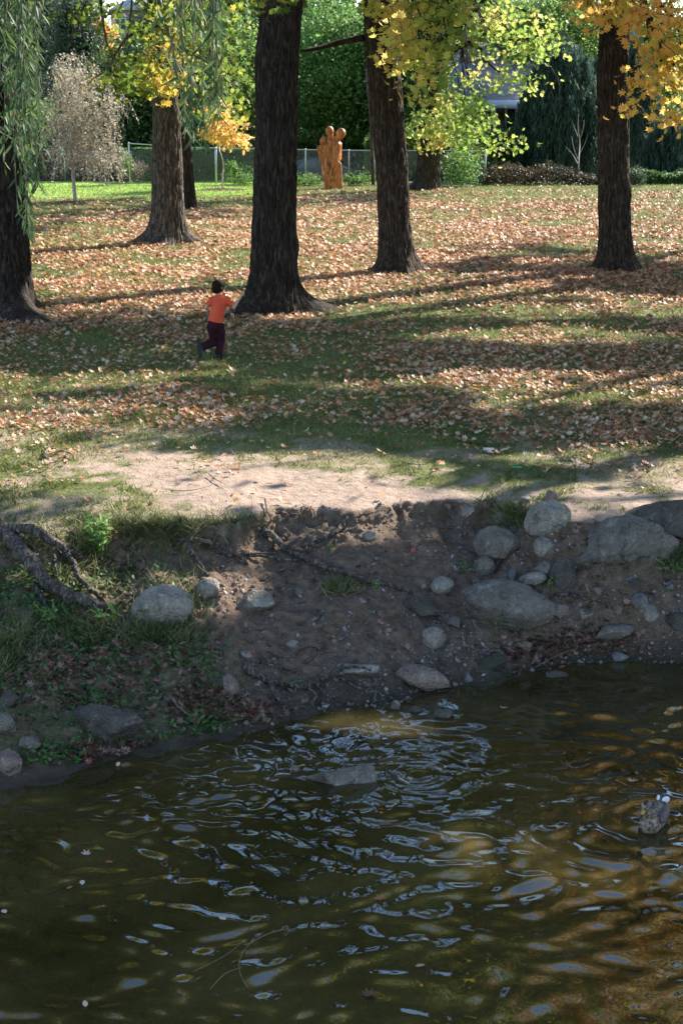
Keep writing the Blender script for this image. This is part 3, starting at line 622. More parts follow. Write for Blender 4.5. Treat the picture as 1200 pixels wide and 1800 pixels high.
for k_, ((x, y, zc, r, rz, mt), lb) in enumerate(zip(OFF, offlab)):
    g = h1(x, y); root = empty('shade_maple', (x, y, g)); tag(root, lb, 'tree', 'shade maples beside the view')
    mb = MB(); zt = zc - rz * .4
    pts = spline([(x, y, g - .3), (x + .1, y, g + 2), (x - .1, y + .1, zt), (x, y, zc + rz * .6)], 30); rad = np.interp(np.arange(30), [0, 1, 3, 18, 29], [.62, .48, .38, .28, .06])
    mb.tube(pts, rad, 20); o = mb.build('trunk', M['bark'], root)
    lim, tips = limb_set((x, y, zt), 7, r * .95, rz * .9, .13, 400 + k_)
    mb = MB(); [mb.tube(*e) for e in lim]; mb.build('branches', M['bark'], root)
    cp, tint = crown_points((x, y, zc), (r, r, rz), 250, 55, .62, 300 + k_, .25)
    k = sun_cull(cp) & ~in_view(cp, 10); cp, tint = cp[k], tint[k]
    leaves('crown', cp, rand_rot(len(cp), .2), rng.uniform(.18, .32, len(cp)), T_RHOMB, tint, M[mt], root)
# --- hanging willow beside the camera (upper left corner)
wt = empty('willow_tree', (-5.2, 13.6, h1(-5.2, 13.6))); tag(wt, 'weeping willow whose long leafy strands hang into the upper left corner', 'tree')
mb = MB(); zg = h1(-5.2, 13.6)
mb.tube(spline([(-5.2, 13.6, zg - .3), (-5.0, 13.4, 4), (-4.6, 13, 7)], 24), np.interp(np.arange(24), [0, 3, 23], [.42, .3, .2]), 24); mb.build('trunk', M['bark'], wt)
mb = MB(); limbs = []
for e in ([(-4.7, 13, 6.4), (-3.4, 11.8, 7.4), (-2.2, 10.8, 7.2), (-.9, 10.2, 6.9)], [(-4.7, 13, 6.2), (-3.6, 11.4, 6.9), (-2.7, 10.2, 6.8), (-1.9, 9.6, 6.5)], [(-4.8, 13, 5.8), (-4, 11.6, 6.6), (-3.2, 10.8, 6.4)]):
    p_ = spline(e, 16); mb.tube(p_, np.linspace(.11, .03, 16), 10)
mb.build('branches', M['bark'], wt)
SP_, SD_, ST_ = [], [], []; mbs = MB()
r = np.random.default_rng(12)
strands = [(r.uniform(-70, 75), r.uniform(180, 300) if r.random() < .6 else r.uniform(60, 200), r.uniform(9.2, 11.8)) for _ in range(46)]
strands += [(r.normal() * 12 + 35, r.uniform(380, 455), r.uniform(9.6, 10.6)) for _ in range(4)] + [(r.normal() * 16 + 70, r.uniform(260, 330), r.uniform(9.6, 10.6)) for _ in range(5)]
strands += [(r.normal() * 24 + 345, r.uniform(90, 235), r.uniform(9.6, 11)) for _ in range(13)] + [(r.normal() * 10 + 350, 255, 10) for _ in range(2)]
for px, pyend, dep in strands:
    e = PD(px, pyend, dep); top = PD(px + r.normal() * 22 - 8, -60, dep + r.normal() * .1); top[2] = max(top[2], 6.4)
    md = (e + top) / 2 + [r.normal() * .05, r.normal() * .05, 0]
    s = spline([top, md, e], 26); mbs.tube(s, np.linspace(.004, .0015, 26), 4)
    L_ = np.linalg.norm(e - top); n = int(L_ * r.uniform(26, 44)); u = np.sort(r.random(n)) * 25
    i0 = np.minimum(u.astype(int), 24); q = s[i0] + (s[i0 + 1] - s[i0]) * (u - i0)[:, None]
    d = np.stack([r.normal(size=n) * .55, r.normal(size=n) * .55, -np.abs(r.normal(size=n) * .25 + 1)], -1); d /= np.linalg.norm(d, axis=1)[:, None]
    ln = r.uniform(.08, .14, n); SP_.append(q + d * ln[:, None] * .5); SD_.append(d); ST_.append(ln)
mbs.build('strands', M['twig'], wt)
SP_ = np.concatenate(SP_); SD_ = np.concatenate(SD_); ST_ = np.concatenate(ST_)
leaves('strand_leaves', SP_, rot_dir(SD_), ST_, T_LANCE, np.clip(r.normal(size=len(SP_)) * .22 + .42, 0, .99), M['leaf_willow'], wt)
# ================================================================ BACKGROUND TREES
def bg_tree(name, label, px, py, rpx, rpy, Y, mat, seed, n=240, per=70, leaf=.17, csz=.55, shell=.35, trunk=True, ground_py=None, group='trees beyond the fence', cat='tree'):
    c = PD(px, py, Y); s = Y / F; rx = rpx * s; rz = rpy * s
    g = h1(c[0], Y); root = empty(name, (c[0], Y, g)); tag(root, label, cat, group)
    if trunk:
        mb = MB(); mb.tube(spline([(c[0], Y, g - .3), (c[0] + .1, Y, (g + c[2]) / 2), (c[0], Y, c[2] + rz * .5)], 14), np.linspace(max(.12, rx * .07), .04, 14), 10)
        for k in range(6):
            a = 2 * pi * k / 6 + seed; z0 = c[2] - rz * .4 + k * rz * .12
            mb.tube(spline([(c[0], Y, z0), (c[0] + cos(a) * rx * .4, Y + sin(a) * rx * .4, z0 + .3 * rz), (c[0] + cos(a) * rx * .8, Y + sin(a) * rx * .8, z0 + .45 * rz)], 8), np.linspace(.1, .02, 8), 6)
        mb.build('trunk', M['bark'], root)
    cp, tint = crown_points(c, (rx, min(rx, 4), rz), n, per, csz, seed, shell, flat=.8)
    cp = cp[(k := cp[:, 2] > g + .05)]; tint = tint[k]
    leaves('crown' if cat == 'tree' else 'foliage', cp, rand_rot(len(cp), .1), leaf * rng.uniform(.6, 1.3, len(cp)), T_RHOMB, tint, M[mat], root)
    return root
bg_tree('green_tree', 'pale green leafy tree behind the wooden sculpture', 590, 140, 95, 130, 77, 'leaf_weed', 1, 330, 80, .19, .5)
bg_tree('green_tree', 'dark green tree filling the gap left of the thick middle trunk', 395, 150, 75, 120, 72, 'leaf_green', 2, 260, 80, .19)
bg_tree('dark_tree', 'deep green broad tree beyond the fence left of the grey maple', 240, 190, 65, 105, 74, 'leaf_dark', 3, 260, 90, .2)
bg_tree('dark_tree', 'shadowy tree behind the lime branches', 700, 160, 80, 140, 76, 'leaf_dark', 4, 240, 80, .2)
bg_tree('dark_tree', 'dark tree filling the upper middle beyond the sculpture', 520, 80, 90, 110, 82, 'leaf_dark', 5, 260, 80, .22)
bg_tree('conifer_tree', 'grey green conifer behind the pinkish young birch', 135, 100, 36, 110, 82, 'leaf_cedar', 6, 220, 70, .17, .4)
bg_tree('conifer_tree', 'taller misty conifer behind the hanging willow strands', 75, 60, 60, 120, 88, 'leaf_cedar', 7, 220, 70, .19, .5)
bg_tree('conifer_tree', 'bushy cedar just left of the deep green broad tree', 125, 190, 40, 60, 80, 'leaf_cedar', 8, 160, 70, .16, .4)
bg_tree('green_tree', 'small bright yellow green tree in the far left gap', 55, 235, 40, 60, 75, 'leaf_weed', 9, 110, 60, .18, .4)
bg_tree('gold_tree', 'slim orange yellow tree in front of the brick building', 183, 70, 14, 34, 84, 'leaf_amber', 10, 60, 50, .2, .3)
bg_tree('green_tree', 'tree with olive leaves above the house roof', 960, 60, 110, 70, 86, 'leaf_green', 11, 230, 70, .2, .6)
bg_tree('green_tree', 'green tree behind the right maple', 1130, 130, 80, 130, 84, 'leaf_green', 12, 240, 70, .2)
bg_tree('green_tree', 'green tree at the upper right over the roof', 820, 20, 90, 60, 95, 'leaf_green', 15, 230, 60, .22)
bg_tree('green_tree', 'tall tree closing the view above the picnic table', 440, 30, 80, 80, 100, 'leaf_green', 16, 230, 70, .24)
bg_tree('green_tree', 'tall tree behind the grey maple crown', 325, 30, 60, 60, 98, 'leaf_dark', 17, 200, 70, .24)
# far woods: continuous mass
r = np.random.default_rng(77); n = 60000
xx = r.uniform(-50, 50, n); top = 12.5 + 3.5 * vnoise(xx * .12, 0 * xx, s=71); zz = 1 + (top - 1) * r.random(n) ** .8; yy = 118 + r.uniform(0, 8, n) + 2 * vnoise(xx * .3, zz * .3, s=72)
px, py = to_px(xx, yy, zz)
k = ~((px > 345) & (px < 452) & (py < 14)) & ~((px > 183) & (px < 240) & (py < 82))
P3 = np.stack([xx, yy, zz], -1)[k]
fw = leaves('far_woods', P3, rand_rot(len(P3), .1), r.uniform(.3, .7, len(P3)), T_RHOMB, np.clip(.5 + .4 * vnoise(P3[:, 0] * .3, P3[:, 2] * .3, s=73) + r.normal(size=len(P3)) * .15, 0, .99), M['leaf_green'])
tag(fw, 'distant mass of green trees closing the view', 'woods', None, 'stuff')
# weeping willows beyond the lawn on the right
def far_willow(label, px, rpx, ptop, pbot, Y, seed, n=42000, mat='leaf_willow_far'):
    s = Y / F; c = PD(px, (ptop + pbot) / 2, Y); g = h1(c[0], Y); root = empty('weeping_willow', (c[0], Y, g)); tag(root, label, 'tree', 'weeping willows at the back of the lawn')
    zt = PD(px, ptop, Y)[2]; zb = PD(px, pbot, Y)[2]; rx = rpx * s; r = np.random.default_rng(seed)
    mb = MB(); mb.tube(spline([(c[0], Y, g - .2), (c[0] + .2, Y, g + 2), (c[0], Y, zt - 1)], 12), np.linspace(.4, .15, 12), 10); mb.build('trunk', M['bark'], root)
    ns = 420; a = r.uniform(0, 2 * pi, ns); q = r.random(ns) ** .5; sx = c[0] + np.cos(a) * q * rx; sy = Y + np.sin(a) * q * min(rx, 4)
    st = zt - (q ** 2.2) * (zt - zb) * .55 + r.normal(size=ns) * .25; ln = r.uniform(1.5, 4.5, ns); sb = np.maximum(st - ln, zb + .4 * vnoise(sx * 2, sy, s=seed))
    i = r.integers(0, ns, n); u = r.random(n); z = st[i] + (sb[i] - st[i]) * u
    pos = np.stack([sx[i] + r.normal(size=n) * .07, sy[i] + r.normal(size=n) * .07, z], -1); d = np.stack([r.normal(size=n) * .3, r.normal(size=n) * .3, -np.ones(n)], -1)
    tn = np.clip(.45 + .3 * r.normal(size=ns)[i] * .6 + r.normal(size=n) * .2, 0, .99)
    leaves('crown', pos, rot_dir(d, r), r.uniform(.2, .42, n), T_LANCE, tn, M[mat], root)
far_willow('large dark weeping willow right of the white house', 985, 75, 75, 305, 69, 81, 40000)
far_willow('weeping willow behind the right maple trunk', 1090, 70, 60, 300, 73, 82, 32000)
far_willow('low weeping willow at the right edge of the photo', 1180, 52, 215, 322, 67, 83, 26000)
# ================================================================ ROCKS
import bmesh
def ico(sub):
    bm = bmesh.new(); bmesh.ops.create_icosphere(bm, subdivisions=sub, radius=1)
    V = np.array([v.co[:] for v in bm.verts]); Fc = np.array([[v.index for v in f.verts] for f in bm.faces]); bm.free(); return V, Fc
ICO = {s: ico(s) for s in (3, 4, 5)}
def rock(label, box, mat, seed, sub=4, cuts=9, ang=.75, sink=.12, depth=None, tilt=0.0, group='stones on the creek bank', name='rock', z=None, tall=1.0, taper=0.0):
    """box = photo extents (x0, y0, x1, y1)"""
    x0, y0, x1, y1 = box; r = np.random.default_rng(seed)
    b = hit((x0 + x1) / 2, y1 - (y1 - y0) * .05) if z is None else P((x0 + x1) / 2, y1, z)
    s = b[1] / F * 1.04; W = (x1 - x0) * s; Hh = (y1 - y0) * s; dp = depth or (.55 * W if W > .4 else .75 * W)
    dp = min(dp, Hh * 1.15)
    hz = Hh * 1.12 * tall
    V, Fc = ICO[sub]; V = V.copy()
    for k in range(cuts):
        n = r.normal(size=3); n /= np.linalg.norm(n); d = r.uniform(.36, .74) if ang > .65 else r.uniform(.5, .85)
        e = V @ n - d; V = V - np.where(e > 0, e * min(1, ang + .2), 0)[:, None] * n
    V = V / np.array([np.abs(V[:, 0]).max(), np.abs(V[:, 1]).max(), np.abs(V[:, 2]).max()])
    o = seed * 7.7
    V = V * (1 + .03 * np.abs(vnoise(V[:, 0] * 3 + o, V[:, 1] * 3, V[:, 2] * 3, s=83))[:, None] + (.05 if ang > .65 else .13) * fbm(V[:, 0] * 1.4 + o, V[:, 1] * 1.4, V[:, 2] * 1.4, s=80) [:, None] + (.05 if ang > .65 else .08) * fbm(V[:, 0] * 4 + o, V[:, 1] * 6, V[:, 2] * 6, s=81)[:, None] + (.022 * fbm(V[:, 0] * 18 + o, V[:, 1] * 22, V[:, 2] * 22, o=3, s=82)[:, None] if sub > 3 else 0))
    V[:, 2] *= (1 - taper * V[:, 0])
    V = V * np.array([W / 2, dp / 2, hz / 2])
    c, s_ = cos(tilt), sin(tilt); V = np.stack([V[:, 0] * c - V[:, 2] * s_, V[:, 1], V[:, 0] * s_ + V[:, 2] * c], -1)
    cy = b[1] + dp * .38; gz = b[2] if z is None else z
    loc = np.array([b[0], cy, gz + hz / 2 - hz * sink])
    o = mkmesh(name, V, Fc, M[mat]); o.location = loc; o.rotation_euler[2] = 0
    tag(o, label, 'rock', group); return o
RK = [
 ('large rounded pale boulder half buried beside grass at the left root', (232, 1034, 346, 1112), 'rock_light', 5, 5, .35, .0, 0),
 ('big dark flat-faced boulder at the water edge, lower left', (126, 1240, 272, 1314), 'rock_dark', 12, 14, .9, -.12, 0),
 ('largest brown domed rock above the water right of centre', (800, 1030, 980, 1120), 'rock_grey', 8, 8, .6, -.04, .25),
 ('very large grey block of stone at the right edge of the bank', (1004, 916, 1196, 1012), 'rock_grey', 121, 8, .6, .04, -.08),
 ('long dark boulder mostly hidden behind the very large grey block', (1080, 884, 1260, 962), 'rock_dark', 23, 9, .7, 0, 0),
 ('squared grey stone lying upper left of the round sunlit ones', (832, 930, 936, 994), 'rock_grey', 25, 12, .9, -.08, .15),
 ('rounded sunlit stone at the grassy top of the bank', (924, 882, 1008, 946), 'rock_light', 27, 7, .5, -.1, 0),
 ('smooth pale oval stone just below the sunlit round one', (934, 945, 976, 981), 'rock_light', 29, 4, .3, 0, 0),
 ('small rounded grey stone under the squared grey stone', (832, 976, 873, 1014), 'rock_grey', 31, 5, .4, 0, 0),
 ('angular upright dark block left of the very large grey block', (966, 987, 1025, 1047), 'rock_dark', 34, 14, .95, .1, 0),
 ('small stone wedged left of the angular upright block', (938, 988, 974, 1014), 'rock_grey', 35, 6, .5, 0, 0),
 ('flat pale stone lying below the smooth oval one', (913, 1006, 962, 1036), 'rock_light', 37, 10, .9, 0, 0),
 ('thin upright sliver of stone left of the flat pale one', (893, 993, 913, 1022), 'rock_blue', 38, 8, .9, 0, 0),
 ('pale cracked egg-shaped stone alone on the bare slope', (754, 1016, 797, 1046), 'rock_light', 39, 6, .5, 0, 0),
 ('dark undercut rock left of the largest domed rock', (706, 1054, 786, 1096), 'rock_dark', 40, 9, .7, -.1, 0),
 ('light blue-grey round stone below the dark undercut rock', (740, 1104, 783, 1144), 'rock_light', 41, 7, .5, 0, 0),
 ('flat cracked slab lying in the mud near the shore roots', (580, 1162, 669, 1191), 'rock_light', 42, 12, .9, 0, 0),
 ('long smooth brown stone at the waterline in the centre', (684, 1174, 790, 1218), 'rock_pink', 43, 6, .5, -.2, 0),
 ('mossy dark block of stone at the shoreline', (824, 1144, 908, 1184), 'rock_moss', 44, 10, .8, 0, 0),
 ('pointed triangular grey rock near the water on the right', (1014, 1100, 1119, 1142), 'rock_grey', 45, 13, .9, .15, -.3),
 ('pale leaning rock by the right edge', (1120, 1058, 1172, 1102), 'rock_light', 46, 12, .9, .2, 0),
 ('dark rock cut off by the right edge above the shore', (1170, 1078, 1232, 1116), 'rock_dark', 47, 9, .7, 0, 0),
 ('brownish small rock right of the largest domed rock', (958, 1056, 1000, 1082), 'rock_pink', 48, 9, .8, 0, 0),
 ('small stone tucked under the left end of the domed rock', (786, 1084, 818, 1112), 'rock_grey', 49, 8, .8, 0, 0),
 ('jagged grey stone below the very large block', (1104, 1016, 1148, 1052), 'rock_dark', 50, 13, .95, .2, 0),
 ('small sharp bluish stone left of the pale leaning rock', (1108, 1044, 1140, 1070), 'rock_blue', 51, 13, .95, 0, 0),
 ('pinkish upright stone above the leaf pile in the mud', (386, 1188, 419, 1224), 'rock_pink', 52, 7, .5, .3, 0),
 ('rounded stone beneath the shallow root at centre left', (338, 1018, 390, 1056), 'rock_light', 53, 7, .5, 0, 0),
 ('low sunlit grey stone right of the rounded one', (411, 1042, 482, 1082), 'rock_light', 54, 10, .8, 0, 0),
 ('topmost rock of the left edge cluster', (-4, 1212, 39, 1252), 'rock_dark', 55, 8, .7, 0, 0),
 ('second rock down at the left edge', (-30, 1250, 29, 1298), 'rock_grey', 56, 9, .8, 0, 0),
 ('flat rock between the left edge cluster and the big dark boulder', (27, 1292, 71, 1320), 'rock_grey', 57, 8, .7, .2, 0),
 ('lowest pinkish rock at the left edge', (-28, 1316, 38, 1366), 'rock_pink', 58, 9, .8, 0, 0),
 ('flat white stone at the top of the bank beside the worn lip', (806, 886, 838, 910), 'rock_light', 59, 9, .9, -.3, 0),
 ('second white stone at the worn lip, left of the first', (774, 882, 796, 897), 'rock_light', 60, 8, .9, 0, 0),
 ('small pointed brown stone on the dirt path edge', (954, 862, 982, 882), 'rock_pink', 61, 10, .9, .2, 0),
 ('small pale stone just left of the pointed brown one', (912, 872, 934, 884), 'rock_light', 62, 6, .5, 0, 0),
 ('dark stone half hidden in grass left of the sunlit round stone', (868, 902, 900, 922), 'rock_grey', 63, 8, .8, 0, 0),
 ('dark cobble below the grassy tuft, above the squared stone', (884, 920, 914, 940), 'rock_dark', 64, 8, .8, 0, 0),
 ('small oval stone on the slope near the forked roots', (634, 933, 664, 950), 'rock_light', 65, 6, .5, 0, 0),
 ('tiny round stone left of the cracked egg-shaped one', (739, 1026, 750, 1036), 'rock_light', 66, 4, .4, 0, 0),
 ('small square stone left below the rounded grey stone', (826, 1014, 846, 1030), 'rock_grey', 67, 9, .8, 0, 0),
 ('small blue stone at the shore right of the long smooth one', (812, 1182, 832, 1200), 'rock_blue', 68, 9, .8, 0, 0),
 ('small blue grey stone by the pointed triangular rock', (1072, 1142, 1106, 1164), 'rock_blue', 69, 9, .8, 0, 0),
 ('flat oval stone alone in the lower mud', (503, 1126, 527, 1139), 'rock_light', 70, 5, .4, 0, 0),
 ('pale flake of stone left of the flat oval one', (420, 1142, 448, 1158), 'rock_light', 71, 8, .9, -.3, 0),
 ('little grey stone lying under the right big block', (1098, 1012, 1120, 1022), 'rock_blue', 72, 6, .5, 0, 0),
 ('little blue stone at far right under the big block', (1165, 1024, 1186, 1038), 'rock_blue', 73, 6, .5, 0, 0),
 ('small dark stone near the mossy block on its left', (912, 1126, 936, 1140), 'rock_grey', 74, 8, .8, 0, 0),
 ('small stone right beside the dark one under the domed rock', (936, 1134, 956, 1148), 'rock_grey', 75, 8, .8, 0, 0),
 ('broken stone with white edge right of the domed rock', (1008, 1074, 1046, 1094), 'rock_light', 76, 12, .9, 0, 0),
 ('square stone low at the far right shore', (1186, 1126, 1230, 1156), 'rock_dark', 77, 9, .8, 0, 0),
 ('brown stone in the rubble below the angular upright block', (1040, 1030, 1066, 1050), 'rock_pink', 78, 9, .8, 0, 0),
 ('brown upright splinter of stone in the rubble at right', (1075, 1058, 1100, 1086), 'rock_pink', 79, 12, .95, .4, 0),
 ('small half buried stone in the middle of the bare slope', (512, 1030, 536, 1048), 'rock_grey', 83, 9, .8, 0, 0),
]
for lab, bx, mt, sd, cuts, ang, tilt, tap in RK:
    wpx = bx[2] - bx[0]
    rock(lab, bx, mt, sd, 5 if wpx > 75 else (4 if wpx > 30 else 3), cuts, ang, .14, None, tilt, taper=tap)
rock('wide flat-topped rock standing in the creek', (519, 1330, 664, 1382), 'rock_grey', 97, 5, 10, .9, .46, .46, .03, 'stones in the creek', z=0.0, tall=1.3)
rock('small dark pointed stone poking out of the shallow water', (762, 1238, 804, 1262), 'rock_dark', 91, 4, 14, .95, .25, None, .1, 'stones in the creek', z=0.0)
rock('tiny pale stone touching the left end of the creek rock', (508, 1343, 526, 1358), 'rock_pink', 92, 3, 7, .7, .25, None, 0, 'stones in the creek', z=0.0)
rock('submerged brown stone between the shore and the pointed one', (718, 1236, 750, 1252), 'rock_wet', 93, 3, 7, .7, .45, None, 0, 'stones in the creek', z=0.0)
rock('small grey stone at the waterline under the shore roots', (686, 1228, 704, 1248), 'rock_grey', 94, 3, 7, .7, .25, None, 0, 'stones in the creek', z=0.0)
rock('flat dark stone awash near the mossy block', (958, 1176, 1000, 1190), 'rock_wet', 95, 3, 7, .7, .35, None, 0, 'stones in the creek', z=0.0)
# gravel: countless small stones on the bank
r = np.random.default_rng(5); V0, F0 = ico(1); n = 7000
px = np.where(r.random(n) < .55, r.uniform(380, 1500, n), r.uniform(650, 1250, n)); py = r.uniform(895, 1260, n)
g_pts = []
for a, b_ in zip(px, py): pass
G3 = hit_many(px, py); t = bank_t(G3[:, 0], G3[:, 1])[0]
k = (t > .05) & (t < 1.12) & (fbm(G3[:, 0] * 2, G3[:, 1] * 2, s=90) * 1.5 + .5 > r.random(n) * .9); G3 = G3[k]; n = len(G3)
sz = .007 + .020 * r.random(n) ** 3.5
Rm = rand_rot(n, 0, r); sc3 = r.uniform(.5, 1.1, (n, 3)); sc3[:, 2] *= .6
V = np.einsum('nij,nkj->nki', Rm, V0[None] * sc3[:, None] * (1 + .25 * r.normal(size=(n, len(V0), 1)))) * sz[:, None, None] + (G3 + np.array([0, 0, .2]) * sz[:, None])[:, None]
mg, nt, out = newmat('gravel_stone'); rr_ = ramp(nt, N(nt, 'ShaderNodeAttribute', attribute_name='tint').outputs['Fac'], [(0, (.07, .06, .05)), (.6, (.15, .13, .115)), (1, (.30, .27, .24))])
p = N(nt, 'ShaderNodeBsdfPrincipled'); p.inputs['Roughness'].default_value = .85; nt.links.new(rr_.outputs[0], p.inputs['Base Color']); nt.links.new(p.outputs[0], out.inputs[0])
tag(mkmesh('gravel', V.reshape(-1, 3), (F0[None] + (np.arange(n) * len(V0))[:, None, None]).reshape(-1, 3), mg, smooth=False, attrs={'tint': np.repeat(r.random(n), len(V0))}), 'small stones and grit scattered over the muddy bank', None, None, 'stuff')
n = 9000; px = r.uniform(190, 1350, n); py = r.uniform(885, 1290, n); G3 = hit_many(px, py); t = bank_t(G3[:, 0], G3[:, 1])[0]
k = (t > -.01) & (t < 1.0) & (fbm(G3[:, 0] * 1.5, G3[:, 1] * 1.5, s=92) + .35 + .5 * (t < .15) > r.random(n)); G3 = G3[k]; n = len(G3)
sz = .006 + .026 * r.random(n) ** 3.5; Rm = rand_rot(n, 0, r); V1_, F1_ = ico(2); sc3 = r.uniform(.5, 1.1, (n, 3)); sc3[:, 2] *= .7
V = np.einsum('nij,nkj->nki', Rm, V1_[None] * sc3[:, None] * (1 + .28 * r.normal(size=(n, len(V1_), 1)))) * sz[:, None, None] + (G3 - np.array([0, 0, .15]) * sz[:, None])[:, None]
mg2, nt, out = newmat('clod_soil'); rr_ = ramp(nt, N(nt, 'ShaderNodeAttribute', attribute_name='tint').outputs['Fac'], [(0, (.07, .045, .029)), (.6, (.155, .105, .070)), (1, (.22, .155, .11))])
p = N(nt, 'ShaderNodeBsdfPrincipled'); p.inputs['Roughness'].default_value = .9; nt.links.new(rr_.outputs[0], p.inputs['Base Color']); nt.links.new(p.outputs[0], out.inputs[0])
tag(mkmesh('soil_clods', V.reshape(-1, 3), (F1_[None] + (np.arange(n) * len(V1_))[:, None, None]).reshape(-1, 3), mg2, smooth=True, attrs={'tint': np.repeat(r.random(n), len(V1_))}), 'crumbled clods of brown soil on the bank', None, None, 'stuff')
# ================================================================ ROOTS AND FALLEN TWIGS
lift_extra = .018
def ground_path(pix, n, lift, wob=.01, seed=0):
    pts = [hit(a, b_) + np.array([0, 0, l + lift_extra]) for (a, b_), l in zip(pix, lift if hasattr(lift, '__len__') else [lift] * len(pix))]
    s = spline(pts, n); rr = np.random.default_rng(seed); w_ = rr.normal(size=(n, 3)) * wob; w_ = (w_ + np.roll(w_, 1, 0) + np.roll(w_, -1, 0)) / 2
    return s + w_
def root_obj(label, paths, mat='root', seed=0, name='tree_root', cat='root', group='roots bared on the bank', knob=.09):
    mb = MB(); rr = np.random.default_rng(seed)
    for pix, r0, r1, lift in paths:
        if name == 'tree_root' and seed != 1: r0, r1 = r0 * 1.45, r1 * 1.45
        n = max(14, len(pix) * 10); s = ground_path(pix, n, lift, r0 * .25, seed + len(pix)); k = rr.normal(size=n) * knob; k = (k + np.roll(k, 1)) / 1.6
        mb.tube(s, np.maximum(np.linspace(r0, r1, n) * (1 + k), .0015), 12)
    o = mb.build(name, M[mat], None, True, origin=hit(*paths[0][0][0])); tag(o, label, cat, group); return o
root_obj('thick dark forked root arching out of the left grass slope', [([(-60, 930), (0, 952), (28, 975), (52, 1015), (90, 1046), (128, 1058), (165, 1075), (200, 1088), (240, 1100)], .075, .035, [.05, .1, .12, .12, .08, .06, .05, .03, 0]),
   ([(10, 955), (50, 955), (92, 966), (122, 985), (150, 992)], .05, .022, [.1, .1, .08, .06, .03]), ([(108, 975), (126, 1002), (140, 1025), (165, 1048), (186, 1066)], .035, .012, [.07, .07, .04, .03, 0]), ([(96, 985), (98, 1008), (104, 1030)], .016, .008, [.04, .04, 0]),
   ([(60, 1035), (75, 1060), (82, 1080)], .03, .012, [.04, .02, 0])], seed=1)
root_obj('long pale root snaking down the bare slope in the centre', [([(463, 936), (478, 950), (505, 972), (540, 990), (590, 1008), (640, 1025), (700, 1038), (722, 1042)], .024, .014, [.01, .03, .03, .02, .02, .03, .01, -.01]), ([(466, 884), (470, 905), (478, 922)], .006, .004, .02), ([(478, 922), (466, 932), (463, 946)], .006, .006, .02)], seed=2)
root_obj('forked thin root reaching over the left end of the lip hollow', [([(318, 956), (345, 962), (378, 972), (410, 982), (436, 994)], .015, .011, [.03, .06, .06, .04, .0]), ([(400, 982), (450, 984), (500, 990), (530, 992)], .012, .007, .02), ([(424, 982), (455, 982), (482, 981)], .009, .005, .03), ([(332, 962), (340, 985), (352, 1000), (366, 1016)], .014, .008, [.05, .05, .03, 0])], seed=3)
root_obj('short curled root near the oval stone on the upper slope', [([(530, 966), (556, 960), (584, 945), (602, 932), (608, 915)], .014, .012, .02), ([(590, 945), (602, 926), (640, 912), (676, 902)], .010, .004, .02), ([(556, 962), (545, 972), (522, 968)], .007, .004, .02)], seed=4)
root_obj('tangled dark roots hanging over the shore in the centre', [([(428, 1176), (448, 1190), (470, 1204), (500, 1210), (536, 1212), (566, 1210)], .024, .013, .02), ([(455, 1170), (480, 1178), (505, 1184), (522, 1190)], .010, .006, .02), ([(476, 1206), (482, 1228), (500, 1250)], .016, .009, .02),
   ([(566, 1206), (590, 1192), (620, 1188), (648, 1194), (662, 1214), (655, 1240)], .011, .005, [.03, .05, .06, .06, .03, 0]), ([(570, 1200), (600, 1200), (630, 1216), (660, 1222)], .007, .004, .02), ([(560, 1212), (572, 1225), (590, 1238)], .008, .004, .01), ([(536, 1212), (552, 1222), (560, 1240)], .008, .004, .01), ([(600, 1192), (612, 1215), (622, 1238)], .005, .003, .01), ([(520, 1216), (512, 1240), (524, 1262)], .006, .003, .01)], seed=5)
root_obj('thin root lying among rubble right of the domed rock', [([(975, 1052), (1000, 1050), (1020, 1058), (1045, 1060), (1070, 1070)], .011, .006, .015)], seed=6)
root_obj('thin roots in the mud under the flat oval stone', [([(524, 1150), (545, 1142), (560, 1150), (548, 1166), (560, 1172)], .005, .003, .01), ([(470, 1150), (490, 1160), (512, 1158)], .004, .003, .01)], seed=7)
def twig(label, paths, seed, mat='twig', name='twig', group='fallen sticks and twigs', cat='stick'): return root_obj(label, paths, mat, seed, name, cat, group, .05)
twig('crooked dark-ended stick lying on the path at far left', [([(80, 810), (82, 798), (92, 794), (112, 798), (130, 803)], .014, .006, .015)], 11)
twig('thin twig on the dirt path left of centre', [([(368, 838), (380, 848), (398, 858)], .006, .003, .01), ([(376, 845), (386, 838)], .005, .003, .012)], 12)
twig('short straight stick on the dirt path right of centre', [([(706, 817), (725, 820), (752, 822)], .005, .003, .01)], 13)
twig('thin twig lying along the left part of the path', [([(300, 868), (340, 866), (372, 858)], .004, .003, .01)], 14)
twig('broken stick in the rubble near the right shore', [([(1000, 1150), (960, 1168), (940, 1180)], .006, .004, .02)], 15)
twig('curved twig at the foot of the leaf pile on the left', [([(300, 1232), (318, 1252), (335, 1266)], .012, .006, .015)], 16)
twig('small twig on the pebbly slope right of the undercut rock', [([(620, 1108), (632, 1100), (640, 1090)], .004, .003, .01)], 17)
def float_obj(label, paths, name, cat, group, mat, seed):
    mb = MB()
    for pts, r0, r1 in paths:
        s = spline([P(a, b_, z) for a, b_, z in pts], 26); mb.tube(s, np.linspace(r0, r1, 26), 8)
    o = mb.build(name, M[mat], None, True, origin=P(*paths[0][0][0][:2], 0)); tag(o, label, cat, group)
M['dead_wood'] = solidmat('wet_black_wood', (.03, .024, .018), .6, .3, 30)
M['straw'] = solidmat('straw_stem', (.22, .15, .065), .6, .3, 30)
